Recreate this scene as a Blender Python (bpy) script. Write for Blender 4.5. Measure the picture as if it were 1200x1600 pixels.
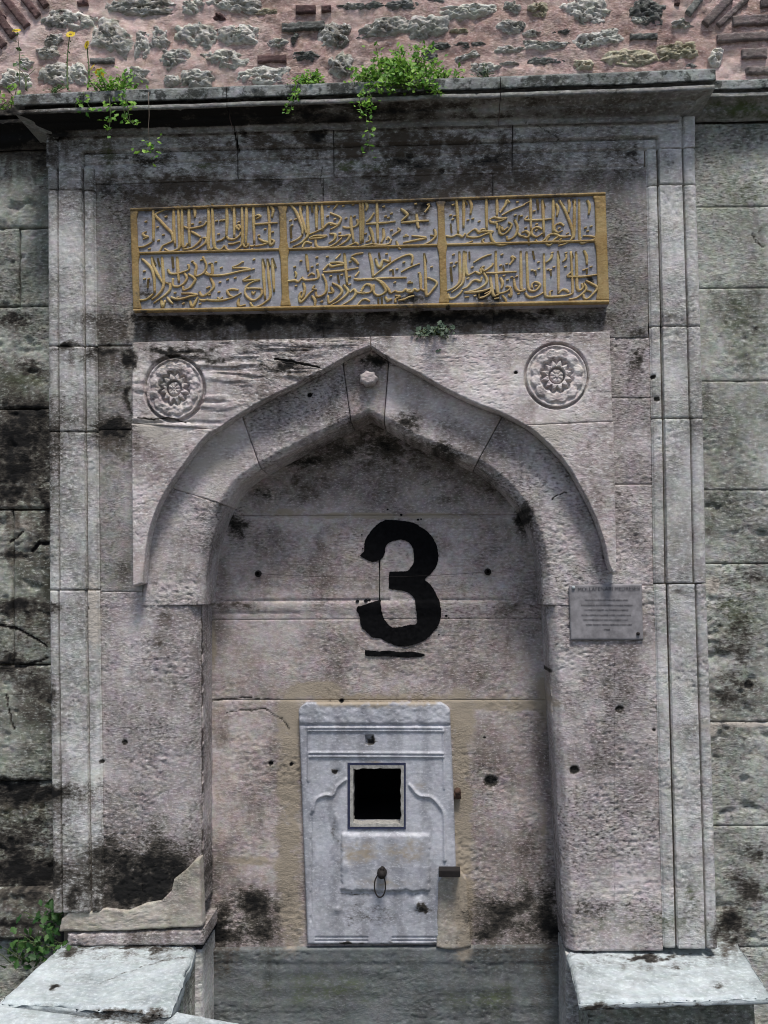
import bpy, math, random
import numpy as np
from mathutils import Matrix, Vector
from mathutils.geometry import delaunay_2d_cdt

for o in list(bpy.data.objects):
    bpy.data.objects.remove(o, do_unlink=True)
scene = bpy.context.scene
COL = scene.collection
random.seed(7)
rng = np.random.default_rng(7)

# ------------------------------------------------------------------ camera
FPX = 1500.0                      # focal length in pixels of a 1600 px tall frame
VP = (668.0, 905.0)               # where the wall's normal meets the frame
ROLL = -0.011
CAM = np.array([0.17, -3.2, 1.62])
yc = np.array([(VP[0] - 600) / FPX, -(VP[1] - 800) / FPX, -1.0]); yc /= np.linalg.norm(yc)
zc = np.array([math.sin(ROLL), math.cos(ROLL), 0.0]); zc -= yc * zc.dot(yc); zc /= np.linalg.norm(zc)
xc = np.cross(yc, zc)
Rcw = np.array([xc, yc, zc])      # rows: world axes written in camera axes
cam_d = bpy.data.cameras.new('camera')
cam_d.sensor_fit = 'VERTICAL'; cam_d.sensor_height = 24.0; cam_d.sensor_width = 18.0
cam_d.lens = 24.0 * FPX / 1600.0
cam_d.clip_start = 0.05; cam_d.clip_end = 500
cam = bpy.data.objects.new('camera', cam_d); COL.objects.link(cam)
M = Matrix(Rcw.tolist()).to_4x4(); M.translation = Vector(CAM.tolist())
cam.matrix_world = M
scene.camera = cam

# ------------------------------------------------------------------ sky, sun, exposure
SUN_EL, SUN_AZ = 67.0, 16.0       # high, in front of the wall, a little to the right
w = bpy.data.worlds.new('World'); scene.world = w; w.use_nodes = True
nt = w.node_tree; nt.nodes.clear()
sky = nt.nodes.new('ShaderNodeTexSky'); sky.sky_type = 'NISHITA'; sky.sun_disc = False
sky.sun_elevation = math.radians(SUN_EL); sky.sun_rotation = math.radians(180 - SUN_AZ)
sky.air_density = 1.0; sky.dust_density = 2.2; sky.ozone_density = 1.0
bg = nt.nodes.new('ShaderNodeBackground'); bg.inputs[1].default_value = 0.05
wo = nt.nodes.new('ShaderNodeOutputWorld')
nt.links.new(sky.outputs[0], bg.inputs[0]); nt.links.new(bg.outputs[0], wo.inputs[0])
sd = bpy.data.lights.new('sun', 'SUN'); sd.energy = 1.5; sd.angle = math.radians(13); sd.color = (1.0, 0.96, 0.92)
sun = bpy.data.objects.new('sun', sd); COL.objects.link(sun)
el, az = math.radians(SUN_EL), math.radians(SUN_AZ)
sdir = Vector((math.sin(az) * math.cos(el), -math.cos(az) * math.cos(el), math.sin(el)))
sun.rotation_euler = sdir.to_track_quat('Z', 'Y').to_euler()
sun.location = sdir * 8
vs = scene.view_settings
scene.display_settings.display_device = 'sRGB'
vs.view_transform = 'Standard'; vs.look = 'None'; vs.gamma = 1.0; vs.exposure = 1.34
vs.use_curve_mapping = False
scene.cycles.pixel_filter_type = 'BLACKMAN_HARRIS'; scene.cycles.filter_width = 1.05
scene.cycles.max_bounces = 6; scene.cycles.diffuse_bounces = 4

# ------------------------------------------------------------------ mapping helpers
def rays(px, py):
    px = np.asarray(px, float); py = np.asarray(py, float)
    d = np.stack([(px - 600) / FPX, -(py - 800) / FPX, -np.ones_like(px)], -1)
    return d @ Rcw.T
def P(px, py, Y):
    """world point on the upright plane Y for a photo pixel"""
    d = rays(px, py); t = (np.asarray(Y, float) - CAM[1]) / d[..., 1]
    return CAM + d * t[..., None]
def PZ(px, py, Z):
    d = rays(px, py); t = (Z - CAM[2]) / d[..., 2]
    return CAM + d * np.asarray(t)[..., None]
def topx(X, Y, Z):
    v = np.stack([np.asarray(X) - CAM[0], np.asarray(Y) - CAM[1], np.asarray(Z) - CAM[2]], -1)
    c = v @ Rcw
    return 600 + FPX * c[..., 0] / -c[..., 2], 800 - FPX * c[..., 1] / -c[..., 2]
SC = 3.2 / 1500.0                 # metres per photo pixel on the front plane

# ------------------------------------------------------------------ noise
def _h(ix, iy, seed):
    with np.errstate(over='ignore'):
        h = (ix.astype(np.int64) * 374761393 + iy.astype(np.int64) * 668265263 + seed * 974711) & 0xffffffff
        h = ((h ^ (h >> 13)) * 1274126177) & 0xffffffff
        return (h ^ (h >> 16)) & 0xffffffff
def perlin(x, y, seed=0):
    x = np.asarray(x, float); y = np.asarray(y, float)
    ix = np.floor(x).astype(np.int64); iy = np.floor(y).astype(np.int64)
    fx = x - ix; fy = y - iy
    u = fx * fx * fx * (fx * (fx * 6 - 15) + 10); v = fy * fy * fy * (fy * (fy * 6 - 15) + 10)
    def g(dx, dy):
        a = _h(ix + dx, iy + dy, seed) * (2 * math.pi / 4294967296.0)
        return np.cos(a) * (fx - dx) + np.sin(a) * (fy - dy)
    n0 = g(0, 0) * (1 - u) + g(1, 0) * u
    n1 = g(0, 1) * (1 - u) + g(1, 1) * u
    return 1.5 * (n0 * (1 - v) + n1 * v)
def fbm(x, y, seed=0, oct=4, gain=0.5):
    a, s, t = 1.0, 0.0, 0.0
    for i in range(oct):
        s = s + a * perlin(x * 2 ** i, y * 2 ** i, seed + i * 17); t += a; a *= gain
    return s / t
def sstep(a, b, x):
    t = np.clip((x - a) / (b - a), 0, 1); return t * t * (3 - 2 * t)

# ------------------------------------------------------------------ wear and painted shade, laid out where they sit on the stone
BL = {'stain_shade': [], 'ochre': [], 'pale': [], 'moss': [], 'brown': []}
PITS = []
CRACKS = []
def blob(k, cx, cy, rx, ry, s): BL[k].append((cx, cy, rx, ry, s))
def streak(k, x0, y0, x1, y1, r, s, r2=None):
    n = max(2, int(math.hypot(x1 - x0, y1 - y0) / (r * 0.9)) + 1)
    for i in range(n):
        t = i / (n - 1)
        rr = r + ((r2 or r) - r) * t
        BL[k].append((x0 + (x1 - x0) * t, y0 + (y1 - y0) * t, rr, rr, s))
def blobs(k, px, py, gx=1.0, gy=1.0):
    out = np.zeros_like(px)
    x0, x1, y0, y1 = px.min(), px.max(), py.min(), py.max()
    for cx, cy, rx, ry, s in BL[k]:
        if rx < 9 and gx > 1: continue
        rx, ry = rx * gx, ry * gy
        if cx + 2.4 * rx < x0 or cx - 2.4 * rx > x1 or cy + 2.4 * ry < y0 or cy - 2.4 * ry > y1: continue
        out = np.maximum(out, s * np.exp(-((px - cx) / rx) ** 2 - ((py - cy) / ry) ** 2))
    return out
def segdist(px, py, poly):
    d = np.full(px.shape, 1e9)
    for (ax, ay), (bx, by) in zip(poly[:-1], poly[1:]):
        vx, vy = bx - ax, by - ay
        t = np.clip(((px - ax) * vx + (py - ay) * vy) / (vx * vx + vy * vy + 1e-9), 0, 1)
        d = np.minimum(d, np.hypot(px - ax - t * vx, py - ay - t * vy))
    return d
def masks(px, py):
    m = {}
    n1 = fbm(px / 38, py / 30, 3, 4); n2 = fbm(px / 12, py / 8, 9, 3)
    wx = 15 * fbm(px / 40, py / 40, 61, 3) + 5 * fbm(px / 11, py / 11, 63, 2); wy = 15 * fbm(px / 40, py / 40, 65, 3) + 5 * fbm(px / 11, py / 11, 67, 2)
    for i, k in enumerate(BL):
        b = blobs(k, px + wx * (k not in ('ochre', 'pale')), py + wy * (k not in ('ochre', 'pale')))
        m[k] = np.clip(b * (1.0 + 1.1 * n1 + 0.7 * n2), 0, 1) if b.max() > 0 else b
    # a brown, run-down fringe round the black crust
    run = fbm(px / 10, py / 80, 83, 3)
    hal = blobs('stain_shade', (px + wx), (py + wy) - 14, 1.55, 2.0)
    m['brown'] = np.maximum(m['brown'], np.clip(.72 * hal * (1 + .9 * run + .5 * n1), 0, 1))
    x0, x1, y0, y1 = px.min() - 12, px.max() + 12, py.min() - 12, py.max() + 12
    for cx, cy, r, dp, st in PITS:
        if x0 < cx < x1 and y0 < cy < y1:
            d = np.hypot(px - cx, (py - cy) * 1.15) + 1.2 * n2
            m['stain_shade'] = np.maximum(m['stain_shade'], st * (1 - sstep(r * 0.7, r * 1.25, d)))  # pits coloured dark inside as well as sunk
    for poly, wd, dp, st in CRACKS:
        xs = [p[0] for p in poly]; ys = [p[1] for p in poly]
        if max(xs) < x0 or min(xs) > x1 or max(ys) < y0 or min(ys) > y1: continue
        d = segdist(px + 3.5 * fbm(px / 22, py / 22, 5, 3), py + 3.5 * fbm(px / 22, py / 22, 6, 3), poly)
        m['stain_shade'] = np.maximum(m['stain_shade'], st * (1 - sstep(wd * 0.5, wd * 1.4, d)))
    return m
def relief(px, py):
    """pits and cracks: depth into the stone, metres"""
    out = np.zeros_like(px)
    x0, x1, y0, y1 = px.min() - 12, px.max() + 12, py.min() - 12, py.max() + 12
    for cx, cy, r, dp, st in PITS:
        if x0 < cx < x1 and y0 < cy < y1:
            d = np.hypot(px - cx, (py - cy) * 1.15) + 1.2 * fbm(px / 12, py / 8, 9, 3)
            out = np.maximum(out, dp * (1 - sstep(r * 0.55, r * 1.1, d)))
    for poly, wd, dp, st in CRACKS:
        xs = [p[0] for p in poly]; ys = [p[1] for p in poly]
        if max(xs) < x0 or min(xs) > x1 or max(ys) < y0 or min(ys) > y1: continue
        d = segdist(px + 3.5 * fbm(px / 22, py / 22, 5, 3), py + 3.5 * fbm(px / 22, py / 22, 6, 3), poly)
        out = np.maximum(out, dp * (1 - sstep(wd * 0.4, wd * 1.2, d)))
    return out

# surface roughness of dressed stone: metres towards the street
def rough(X, Z, amp=1.0, seed=0):
    big = 0.0035 * fbm(X * 3.1, Z * 3.1, 11 + seed, 3)
    rip = 0.0029 * fbm(X * 30, Z * 58, 21 + seed, 3, 0.65)
    ch = fbm(X * 60, Z * 110, 31 + seed, 2, 0.6)
    chip = -0.0024 * sstep(0.14, 0.42, ch)
    area = 0.15 + 1.15 * sstep(-0.3, 0.35, fbm(X * 4.3, Z * 5.5, 41 + seed, 3))
    return amp * (big + area * (rip + chip))

# ------------------------------------------------------------------ mesh helpers
def mesh_obj(name, verts, quads, mat, parent=None, smooth=True, tris=None):
    verts = np.ascontiguousarray(verts, dtype=np.float32)
    me = bpy.data.meshes.new(name)
    quads = np.asarray(quads, dtype=np.int32).reshape(-1, 4)
    tris = np.zeros((0, 3), np.int32) if tris is None else np.asarray(tris, np.int32).reshape(-1, 3)
    me.vertices.add(len(verts)); me.vertices.foreach_set('co', verts.ravel())
    nl = quads.size + tris.size
    me.loops.add(nl); me.loops.foreach_set('vertex_index', np.concatenate([quads.ravel(), tris.ravel()]))
    me.polygons.add(len(quads) + len(tris))
    st = np.concatenate([np.arange(len(quads)) * 4, quads.size + np.arange(len(tris)) * 3]).astype(np.int32)
    me.polygons.foreach_set('loop_start', st)
    me.polygons.foreach_set('use_smooth', np.full(len(st), smooth, dtype=bool))
    me.update(calc_edges=True); me.validate()
    if mat: me.materials.append(mat)
    o = bpy.data.objects.new(name, me); COL.objects.link(o)
    if parent: o.parent = parent
    return o
def add_masks(o, m):
    for k, v in m.items():
        a = o.data.attributes.new(k, 'FLOAT', 'POINT')
        a.data.foreach_set('value', np.ascontiguousarray(v, dtype=np.float32).ravel())
def empty(name, label, cat, loc=(0, 0, 0), group=None):
    o = bpy.data.objects.new(name, None); COL.objects.link(o); o.empty_display_size = 0.1
    o['label'] = label; o['category'] = cat
    if group: o['group'] = group
    return o
def tag(o, label, cat=None, group=None, kind=None):
    if label: o['label'] = label
    if cat: o['category'] = cat
    if group: o['group'] = group
    if kind: o['kind'] = kind
    return o
def gridquads(nv, nu, off=0, flip=False):
    i = np.arange(nv)[:, None] * (nu + 1) + np.arange(nu)[None, :] + off
    q = np.stack([i, i + 1, i + nu + 2, i + nu + 1], -1).reshape(-1, 4)
    return q[:, ::-1] if flip else q
def polyres(poly, n):
    p = np.asarray(poly, float); d = np.r_[0, np.cumsum(np.hypot(*np.diff(p, axis=0).T))]
    t = np.linspace(0, d[-1], n + 1)
    return np.stack([np.interp(t, d, p[:, 0]), np.interp(t, d, p[:, 1])], -1)
def smooth_poly(poly, k=6):
    """Catmull-Rom through the points"""
    p = np.asarray(poly, float)
    if len(p) < 3: return p
    q = np.vstack([2 * p[0] - p[1], p, 2 * p[-1] - p[-2]]); out = []
    for i in range(1, len(q) - 2):
        t = np.linspace(0, 1, k, endpoint=False)[:, None]
        a, b, c, d = q[i - 1], q[i], q[i + 1], q[i + 2]
        out.append(0.5 * ((2 * b) + (c - a) * t + (2 * a - 5 * b + 4 * c - d) * t ** 2 + (3 * b - a - 3 * c + d) * t ** 3))
    return np.vstack(out + [p[-1:]])

STEP = 0.0046
def block(name, top, bot, Y0, depth, mat, parent, amp=1.0, seed=0, edge=0.006, gap=0.0015, step=None,
          prof=None, sides='LRTB', back=1, knots=False, surf=None, chip=1.0, cham=None, ustep=None, clean=False):
    """a stone whose face lies between two photo-space lines (top, bot), displaced and rounded, with sides going back.
    knots: the lines share their corner points segment by segment."""
    step = step or STEP
    top = np.asarray(top, float); bot = np.asarray(bot, float)
    if knots:
        A, B = [], []
        for i in range(len(top) - 1):
            L = max(np.hypot(*(top[i + 1] - top[i])), np.hypot(*(bot[i + 1] - bot[i]))) * SC
            n = max(1, int(round(L / step))); t = np.arange(n)[:, None] / n
            A.append(top[i] + (top[i + 1] - top[i]) * t); B.append(bot[i] + (bot[i + 1] - bot[i]) * t)
        A = np.vstack(A + [top[-1:]]); B = np.vstack(B + [bot[-1:]]); nu = len(A) - 1
    else:
        L = max(np.hypot(*np.diff(top, axis=0).T).sum(), np.hypot(*np.diff(bot, axis=0).T).sum()) * SC
        nu = max(2, int(round(L / (ustep or step)))); A = polyres(top, nu); B = polyres(bot, nu)
    H = np.hypot(*(A - B).T).max() * SC
    nv = max(2, int(round(H / step))); t = np.linspace(0, 1, nv + 1)[:, None, None]
    G = A[None] * (1 - t) + B[None] * t
    PX, PY = G[..., 0], G[..., 1]
    W = P(PX, PY, Y0); X, Z = W[..., 0].copy(), W[..., 2].copy()
    # distance to the rim
    du = np.hypot(np.diff(X, axis=1), np.diff(Z, axis=1)); dv = np.hypot(np.diff(X, axis=0), np.diff(Z, axis=0))
    cu = np.concatenate([np.zeros((nv + 1, 1)), np.cumsum(du, 1)], 1); cv = np.concatenate([np.zeros((1, nu + 1)), np.cumsum(dv, 0)], 0)
    big = np.full(X.shape, 9.0)
    e = big
    if 'L' in sides: e = np.minimum(e, cu)
    if 'R' in sides: e = np.minimum(e, cu[:, -1:] - cu)
    if 'T' in sides: e = np.minimum(e, cv)
    if 'B' in sides: e = np.minimum(e, cv[-1:] - cv)
    r = edge * np.clip(0.8 + chip * 1.5 * np.maximum(0, fbm(X * 18, Z * 18, 71 + seed, 3)), 0.4, 3.5)
    # inset for the joint
    if gap:
        wv = (t[..., 0] - .5) * 2; wu = (cu / np.maximum(cu[:, -1:], 1e-6) - .5) * 2
        if 'T' in sides: Z += np.minimum(wv, 0) * gap
        if 'B' in sides: Z += np.maximum(wv, 0) * gap
        if 'L' in sides: X -= np.minimum(wu, 0) * gap
        if 'R' in sides: X -= np.maximum(wu, 0) * gap
    q = np.clip(1 - e / r, 0, 1)
    Y = np.full(X.shape, float(Y0)) - rough(X, Z, amp, seed) + 0.75 * r * q ** 2 + relief(PX, PY)
    for ch_ in (cham or ()):      # soft worn arris on one side
        ee = {'L': cu, 'R': cu[:, -1:] - cu, 'T': cv, 'B': cv[-1:] - cv}[ch_[0]]; cc = np.clip(1 - ee / ch_[1], 0, 1)
        Y += rough(X, Z, amp, seed) * sstep(0, .5, cc) * .8 + ch_[2] * cc ** 1.35
    if surf is not None: Y -= surf(PX, PY, X, Z)
    if prof is not None: Y -= prof(cu / np.maximum(cu[:, -1:], 1e-6), t[..., 0] + 0 * X, PX, PY)
    V = [np.stack([X, Y, Z], -1).reshape(-1, 3)]
    Q = [gridquads(nv, nu)[:, ::-1]]
    idx = np.arange((nv + 1) * (nu + 1)).reshape(nv + 1, nu + 1)
    loop = np.concatenate([idx[0, :-1], idx[:-1, -1], idx[-1, :0:-1], idx[:0:-1, 0]])
    n = len(loop); ring = V[0][loop]; prev = loop; off = len(V[0]); pxl = [PX.ravel(), ]; pyl = [PY.ravel(), ]
    for k in range(1, back + 1):
        rv = ring.copy(); yb = Y0 + depth * k / back
        rv[:, 1] = yb
        if back > 1 and k < back:
            wob = 0.0025 * fbm(rv[:, 0] * 14 + rv[:, 2] * 14, np.full(n, yb * 14), 5 + seed, 3)
            rv[:, 0] += wob; rv[:, 2] += wob
        cur = off + np.arange(n); V.append(rv); off += n
        nx = np.roll(np.arange(n), -1)
        Q.append(np.stack([prev, cur, cur[nx], prev[nx]], -1)[:, ::-1]); prev = cur
        pxl.append(PX.ravel()[loop]); pyl.append(PY.ravel()[loop])
    o = mesh_obj(name, np.vstack(V), np.vstack(Q), mat, parent)
    mk_ = masks(np.concatenate(pxl), np.concatenate(pyl))
    if clean:                     # newer than the crust round it
        for k_ in ('stain_shade', 'brown'): mk_[k_] = mk_[k_] * .25
    add_masks(o, mk_)
    return o
def plate(name, corners, Y0, mat, parent, thick=0.02):
    """flat backing (mortar behind the joints)"""
    W = np.array([P(x, y, Y0) for x, y in corners]); B = W.copy(); B[:, 1] += thick
    V = np.vstack([W, B])
    return mesh_obj(name, V, [[3, 2, 1, 0], [4, 5, 6, 7], [0, 1, 5, 4], [1, 2, 6, 5], [2, 3, 7, 6], [3, 0, 4, 7]], mat, parent, smooth=False)
def box(name, x0, x1, y0, y1, z0, z1, mat, parent, jit=0.0):
    V = np.array([[x, y, z] for z in (z0, z1) for x, y in ((x0, y0), (x1, y0), (x1, y1), (x0, y1))], float)
    if jit: V += rng.uniform(-jit, jit, V.shape)
    return mesh_obj(name, V, [[3, 2, 1, 0], [4, 5, 6, 7], [0, 1, 5, 4], [1, 2, 6, 5], [2, 3, 7, 6], [3, 0, 4, 7]], mat, parent, smooth=False)
def tube(pts, rad, n=7, flat=None):
    """verts, quads of a tube through 3-D points; rad scalar or list"""
    pts = np.asarray(pts, float); m = len(pts); rad = np.broadcast_to(np.asarray(rad, float), (m,))
    T = np.gradient(pts, axis=0); T /= np.linalg.norm(T, axis=1)[:, None] + 1e-9
    ref = np.array([0, -1.0, 0.05]); V = []
    for p, tt, r in zip(pts, T, rad):
        a = np.cross(tt, ref)
        if np.linalg.norm(a) < 1e-3: a = np.cross(tt, np.array([1.0, 0, 0]))
        a /= np.linalg.norm(a); b = np.cross(a, tt)
        ang = np.arange(n) * 2 * math.pi / n
        V.append(p + r * (np.cos(ang)[:, None] * a + np.sin(ang)[:, None] * b))
    V = np.vstack(V); i = np.arange(n); Q = []
    for k in range(m - 1):
        Q.append(np.stack([k * n + i, k * n + np.roll(i, -1), (k + 1) * n + np.roll(i, -1), (k + 1) * n + i], -1))
    return V, np.vstack(Q), [list(range(n))[::-1], [(m - 1) * n + j for j in range(n)]]
class Bag:
    def __init__(s): s.v = []; s.q = []; s.t = []; s.n = 0
    def add(s, V, Q=None, T=None):
        if Q is not None and len(Q): s.q.append(np.asarray(Q).reshape(-1, 4) + s.n)
        if T is not None and len(T): s.t.append(np.asarray(T).reshape(-1, 3) + s.n)
        s.v.append(np.asarray(V, float)); s.n += len(V)
    def tube(s, pts, rad, n=7):
        V, Q, caps = tube(pts, rad, n); T = []
        for c in caps:
            for i in range(1, len(c) - 1): T.append([c[0], c[i], c[i + 1]])
        s.add(V, Q, T)
    def build(s, name, mat, parent=None, smooth=True):
        return mesh_obj(name, np.vstack(s.v), np.vstack(s.q) if s.q else np.zeros((0, 4)), mat, parent, smooth,
                        np.vstack(s.t) if s.t else None)

# ------------------------------------------------------------------ materials
def nd(nt, kind, **kw):
    n = nt.nodes.new(kind)
    for k, v in kw.items():
        if k == 'ins':
            for a, b in v.items(): n.inputs[a].default_value = b
        else: setattr(n, k, v)
    return n
def stone_mat(name, dark, mid, light, pit=0.6, rough_v=0.92, bump=0.5, sc=1.0, chroma=0.16, tint=0.10, veins=0.0, spec=0.25,
              lichen=0.0, grime=.75, fleck=.55):
    m = bpy.data.materials.new(name); m.use_nodes = True; t = m.node_tree; t.nodes.clear(); L = t.links.new
    out = nd(t, 'ShaderNodeOutputMaterial'); bs = nd(t, 'ShaderNodeBsdfPrincipled')
    bs.inputs['Roughness'].default_value = rough_v; bs.inputs['Specular IOR Level'].default_value = spec
    L(bs.outputs[0], out.inputs[0])
    tc = nd(t, 'ShaderNodeTexCoord')
    mp = nd(t, 'ShaderNodeMapping'); mp.inputs['Scale'].default_value = (1, 1, 2.1); L(tc.outputs['Object'], mp.inputs[0])
    n1 = nd(t, 'ShaderNodeTexNoise', ins={'Scale': 4.5 * sc, 'Detail': 9, 'Roughness': .62}); L(tc.outputs['Object'], n1.inputs['Vector'])
    n2 = nd(t, 'ShaderNodeTexNoise', ins={'Scale': 52 * sc, 'Detail': 6, 'Roughness': .68}); L(mp.outputs[0], n2.inputs['Vector'])
    n3 = nd(t, 'ShaderNodeTexNoise', ins={'Scale': 150 * sc, 'Detail': 3, 'Roughness': .6}); L(mp.outputs[0], n3.inputs['Vector'])
    def math_(op, a, b=None, c=None, clamp=False):
        n = nd(t, 'ShaderNodeMath', operation=op); n.use_clamp = clamp
        for i, x in enumerate((a, b, c)):
            if x is None: continue
            if isinstance(x, (int, float)): n.inputs[i].default_value = x
            else: L(x, n.inputs[i])
        return n.outputs[0]
    s = math_('ADD', math_('MULTIPLY', n1.outputs[0], .5), math_('MULTIPLY', n2.outputs[0], .32))
    s = math_('ADD', s, math_('MULTIPLY', n3.outputs[0], .18))
    rp = nd(t, 'ShaderNodeValToRGB'); L(s, rp.inputs[0])
    e = rp.color_ramp.elements
    e[0].position = .385; e[0].color = (*dark, 1); e[1].position = .625; e[1].color = (*light, 1)
    k = e.new(.5); k.color = (*mid, 1)
    col = rp.outputs[0]
    def mix(fac, a, b, blend='MIX'):
        n = nd(t, 'ShaderNodeMix', data_type='RGBA', blend_type=blend)
        if isinstance(fac, (int, float)): n.inputs[0].default_value = fac
        else: L(fac, n.inputs[0])
        for i, x in ((6, a), (7, b)):
            if isinstance(x, tuple): n.inputs[i].default_value = (*x, 1)
            else: L(x, n.inputs[i])
        return n.outputs[2]
    def smap(x, a, b, lo=0.0, hi=1.0):
        n = nd(t, 'ShaderNodeMapRange', interpolation_type='SMOOTHSTEP')
        n.inputs[1].default_value = a; n.inputs[2].default_value = b; n.inputs[3].default_value = lo; n.inputs[4].default_value = hi
        L(x, n.inputs[0]); return n.outputs[0]
    if chroma:
        nc = nd(t, 'ShaderNodeTexNoise', ins={'Scale': 26, 'Detail': 4, 'Roughness': .7}); L(tc.outputs['Object'], nc.inputs['Vector'])
        col = mix(chroma, col, nc.outputs['Color'], 'OVERLAY')
    if veins:
        wv = nd(t, 'ShaderNodeTexWave', wave_type='BANDS', bands_direction='X',
                ins={'Scale': 3.0, 'Distortion': 5.0, 'Detail': 5, 'Detail Scale': 2.2, 'Detail Roughness': .65}); L(tc.outputs['Object'], wv.inputs[0])
        col = mix(smap(wv.outputs[1], .45, 1.0, 0, veins), col, tuple(c * .42 for c in dark))
    if tint:
        oi = nd(t, 'ShaderNodeObjectInfo')
        br = math_('ADD', math_('MULTIPLY', oi.outputs['Random'], 2 * tint), 1 - tint)
        col = mix(1.0, col, br, 'MULTIPLY')
    # old grime: cloudy and run-down patches
    mg = nd(t, 'ShaderNodeMapping'); mg.inputs['Scale'].default_value = (1, 1, .55); mg.inputs['Location'].default_value = (3.1, .7, 1.3); L(tc.outputs['Object'], mg.inputs[0])
    gn = nd(t, 'ShaderNodeTexNoise', ins={'Scale': 7.5, 'Detail': 8, 'Roughness': .68}); L(mg.outputs[0], gn.inputs['Vector'])
    col = mix(smap(gn.outputs[0], .48, .72, 0, grime), col, tuple(c * .42 * k_ for c, k_ in zip(dark, (1.05, .95, .82))))
    # pits and specks with a shape of their own
    pv = nd(t, 'ShaderNodeTexNoise', ins={'Scale': 75 * sc, 'Detail': 4, 'Roughness': .75}); L(mp.outputs[0], pv.inputs['Vector'])
    wn = nd(t, 'ShaderNodeTexNoise', ins={'Scale': 3.3, 'Detail': 3, 'Roughness': .6}); L(tc.outputs['Object'], wn.inputs['Vector'])
    worn = smap(wn.outputs[0], .40, .60, .22, 1.0)          # smooth worn areas against rough ones
    pm = math_('MULTIPLY', smap(pv.outputs[0], .545, .665, 0, pit), worn)
    col = mix(pm, col, tuple(c * .28 for c in dark))
    col = mix(smap(pv.outputs[0], .47, .36, 0, fleck), col, tuple(min(.8, c * 1.22) for c in light))
    if lichen:
        ln = nd(t, 'ShaderNodeTexNoise', ins={'Scale': 17, 'Detail': 6, 'Roughness': .72}); L(tc.outputs['Object'], ln.inputs['Vector'])
        col = mix(smap(ln.outputs[0], .47, .58, 0, lichen), col, (0.016, 0.018, 0.014))
    dn = math_('SUBTRACT', math_('ADD', math_('ADD', math_('MULTIPLY', n2.outputs[0], .45), math_('MULTIPLY', pv.outputs[0], .43)), math_('MULTIPLY', n3.outputs[0], .12)), .5)
    def wear(attr, c, lo, hi, k, col):
        a = nd(t, 'ShaderNodeAttribute', attribute_name=attr)
        f = math_('ADD', a.outputs['Fac'], math_('MULTIPLY', math_('MULTIPLY', dn, k), smap(a.outputs['Fac'], 0.02, .25)))
        return mix(smap(f, lo, hi), col, c)
    col = wear('ochre', (0.32, 0.272, 0.21), .08, .6, .7, col)
    col = wear('pale', (0.46, 0.42, 0.37), .15, .7, .9, col)
    col = wear('brown', (0.072, 0.058, 0.045), .10, .95, 2.2, col)
    col = wear('moss', (0.075, 0.095, 0.04), .12, .9, 1.6, col)
    col = wear('stain_shade', (0.066, 0.058, 0.048), .02, .58, 1.8, col)
    col = wear('stain_shade', (0.008, 0.0075, 0.007), .30, .92, 2.1, col)
    L(col, bs.inputs['Base Color'])
    hb = math_('ADD', math_('MULTIPLY', n2.outputs[0], .55), math_('MULTIPLY', n3.outputs[0], .6))
    hb = math_('SUBTRACT', hb, math_('MULTIPLY', pm, .8))
    bp = nd(t, 'ShaderNodeBump', ins={'Strength': bump, 'Distance': .011}); L(math_('MULTIPLY', hb, worn), bp.inputs['Height']); L(bp.outputs[0], bs.inputs['Normal'])
    return m
def plain_mat(name, col, rough_v=0.8, metal=0.0, var=0.25, scale=60, bump=0.2, trans=None):
    m = bpy.data.materials.new(name); m.use_nodes = True; t = m.node_tree; L = t.links.new
    bs = t.nodes['Principled BSDF']; bs.inputs['Roughness'].default_value = rough_v; bs.inputs['Metallic'].default_value = metal
    tc = nd(t, 'ShaderNodeTexCoord')
    n = nd(t, 'ShaderNodeTexNoise', ins={'Scale': scale, 'Detail': 5, 'Roughness': .65}); L(tc.outputs['Object'], n.inputs['Vector'])
    r = nd(t, 'ShaderNodeValToRGB'); L(n.outputs[0], r.inputs[0])
    r.color_ramp.elements[0].position = .3; r.color_ramp.elements[1].position = .7
    r.color_ramp.elements[0].color = (*[c * (1 - var) for c in col], 1); r.color_ramp.elements[1].color = (*[min(1, c * (1 + var)) for c in col], 1)
    L(r.outputs[0], bs.inputs['Base Color'])
    if bump:
        b = nd(t, 'ShaderNodeBump', ins={'Strength': bump, 'Distance': .003}); L(n.outputs[0], b.inputs['Height']); L(b.outputs[0], bs.inputs['Normal'])
    return m
def leaf_mat(name, a, b):
    m = bpy.data.materials.new(name); m.use_nodes = True; t = m.node_tree; L = t.links.new
    bs = t.nodes['Principled BSDF']; bs.inputs['Roughness'].default_value = .55
    bs.inputs['Specular IOR Level'].default_value = .3
    g = nd(t, 'ShaderNodeNewGeometry'); r = nd(t, 'ShaderNodeValToRGB'); L(g.outputs['Random Per Island'], r.inputs[0])
    r.color_ramp.elements[0].color = (*a, 1); r.color_ramp.elements[1].color = (*b, 1)
    L(r.outputs[0], bs.inputs['Base Color'])
    tr = nd(t, 'ShaderNodeBsdfTranslucent'); L(r.outputs[0], tr.inputs[0])
    mx = nd(t, 'ShaderNodeMixShader'); mx.inputs[0].default_value = .3
    L(bs.outputs[0], mx.inputs[1]); L(tr.outputs[0], mx.inputs[2]); L(mx.outputs[0], t.nodes['Material Output'].inputs[0])
    return m
MAT = {}
MAT['lime'] = stone_mat('grey_limestone', (.17, .147, .138), (.385, .345, .333), (.625, .578, .565), pit=.8, bump=.9, chroma=.17)
MAT['pale_lime'] = stone_mat('pale_pinkish_limestone', (.25, .21, .195), (.475, .42, .40), (.69, .635, .615), pit=.6, bump=.6, chroma=.15, grime=.6)
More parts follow.
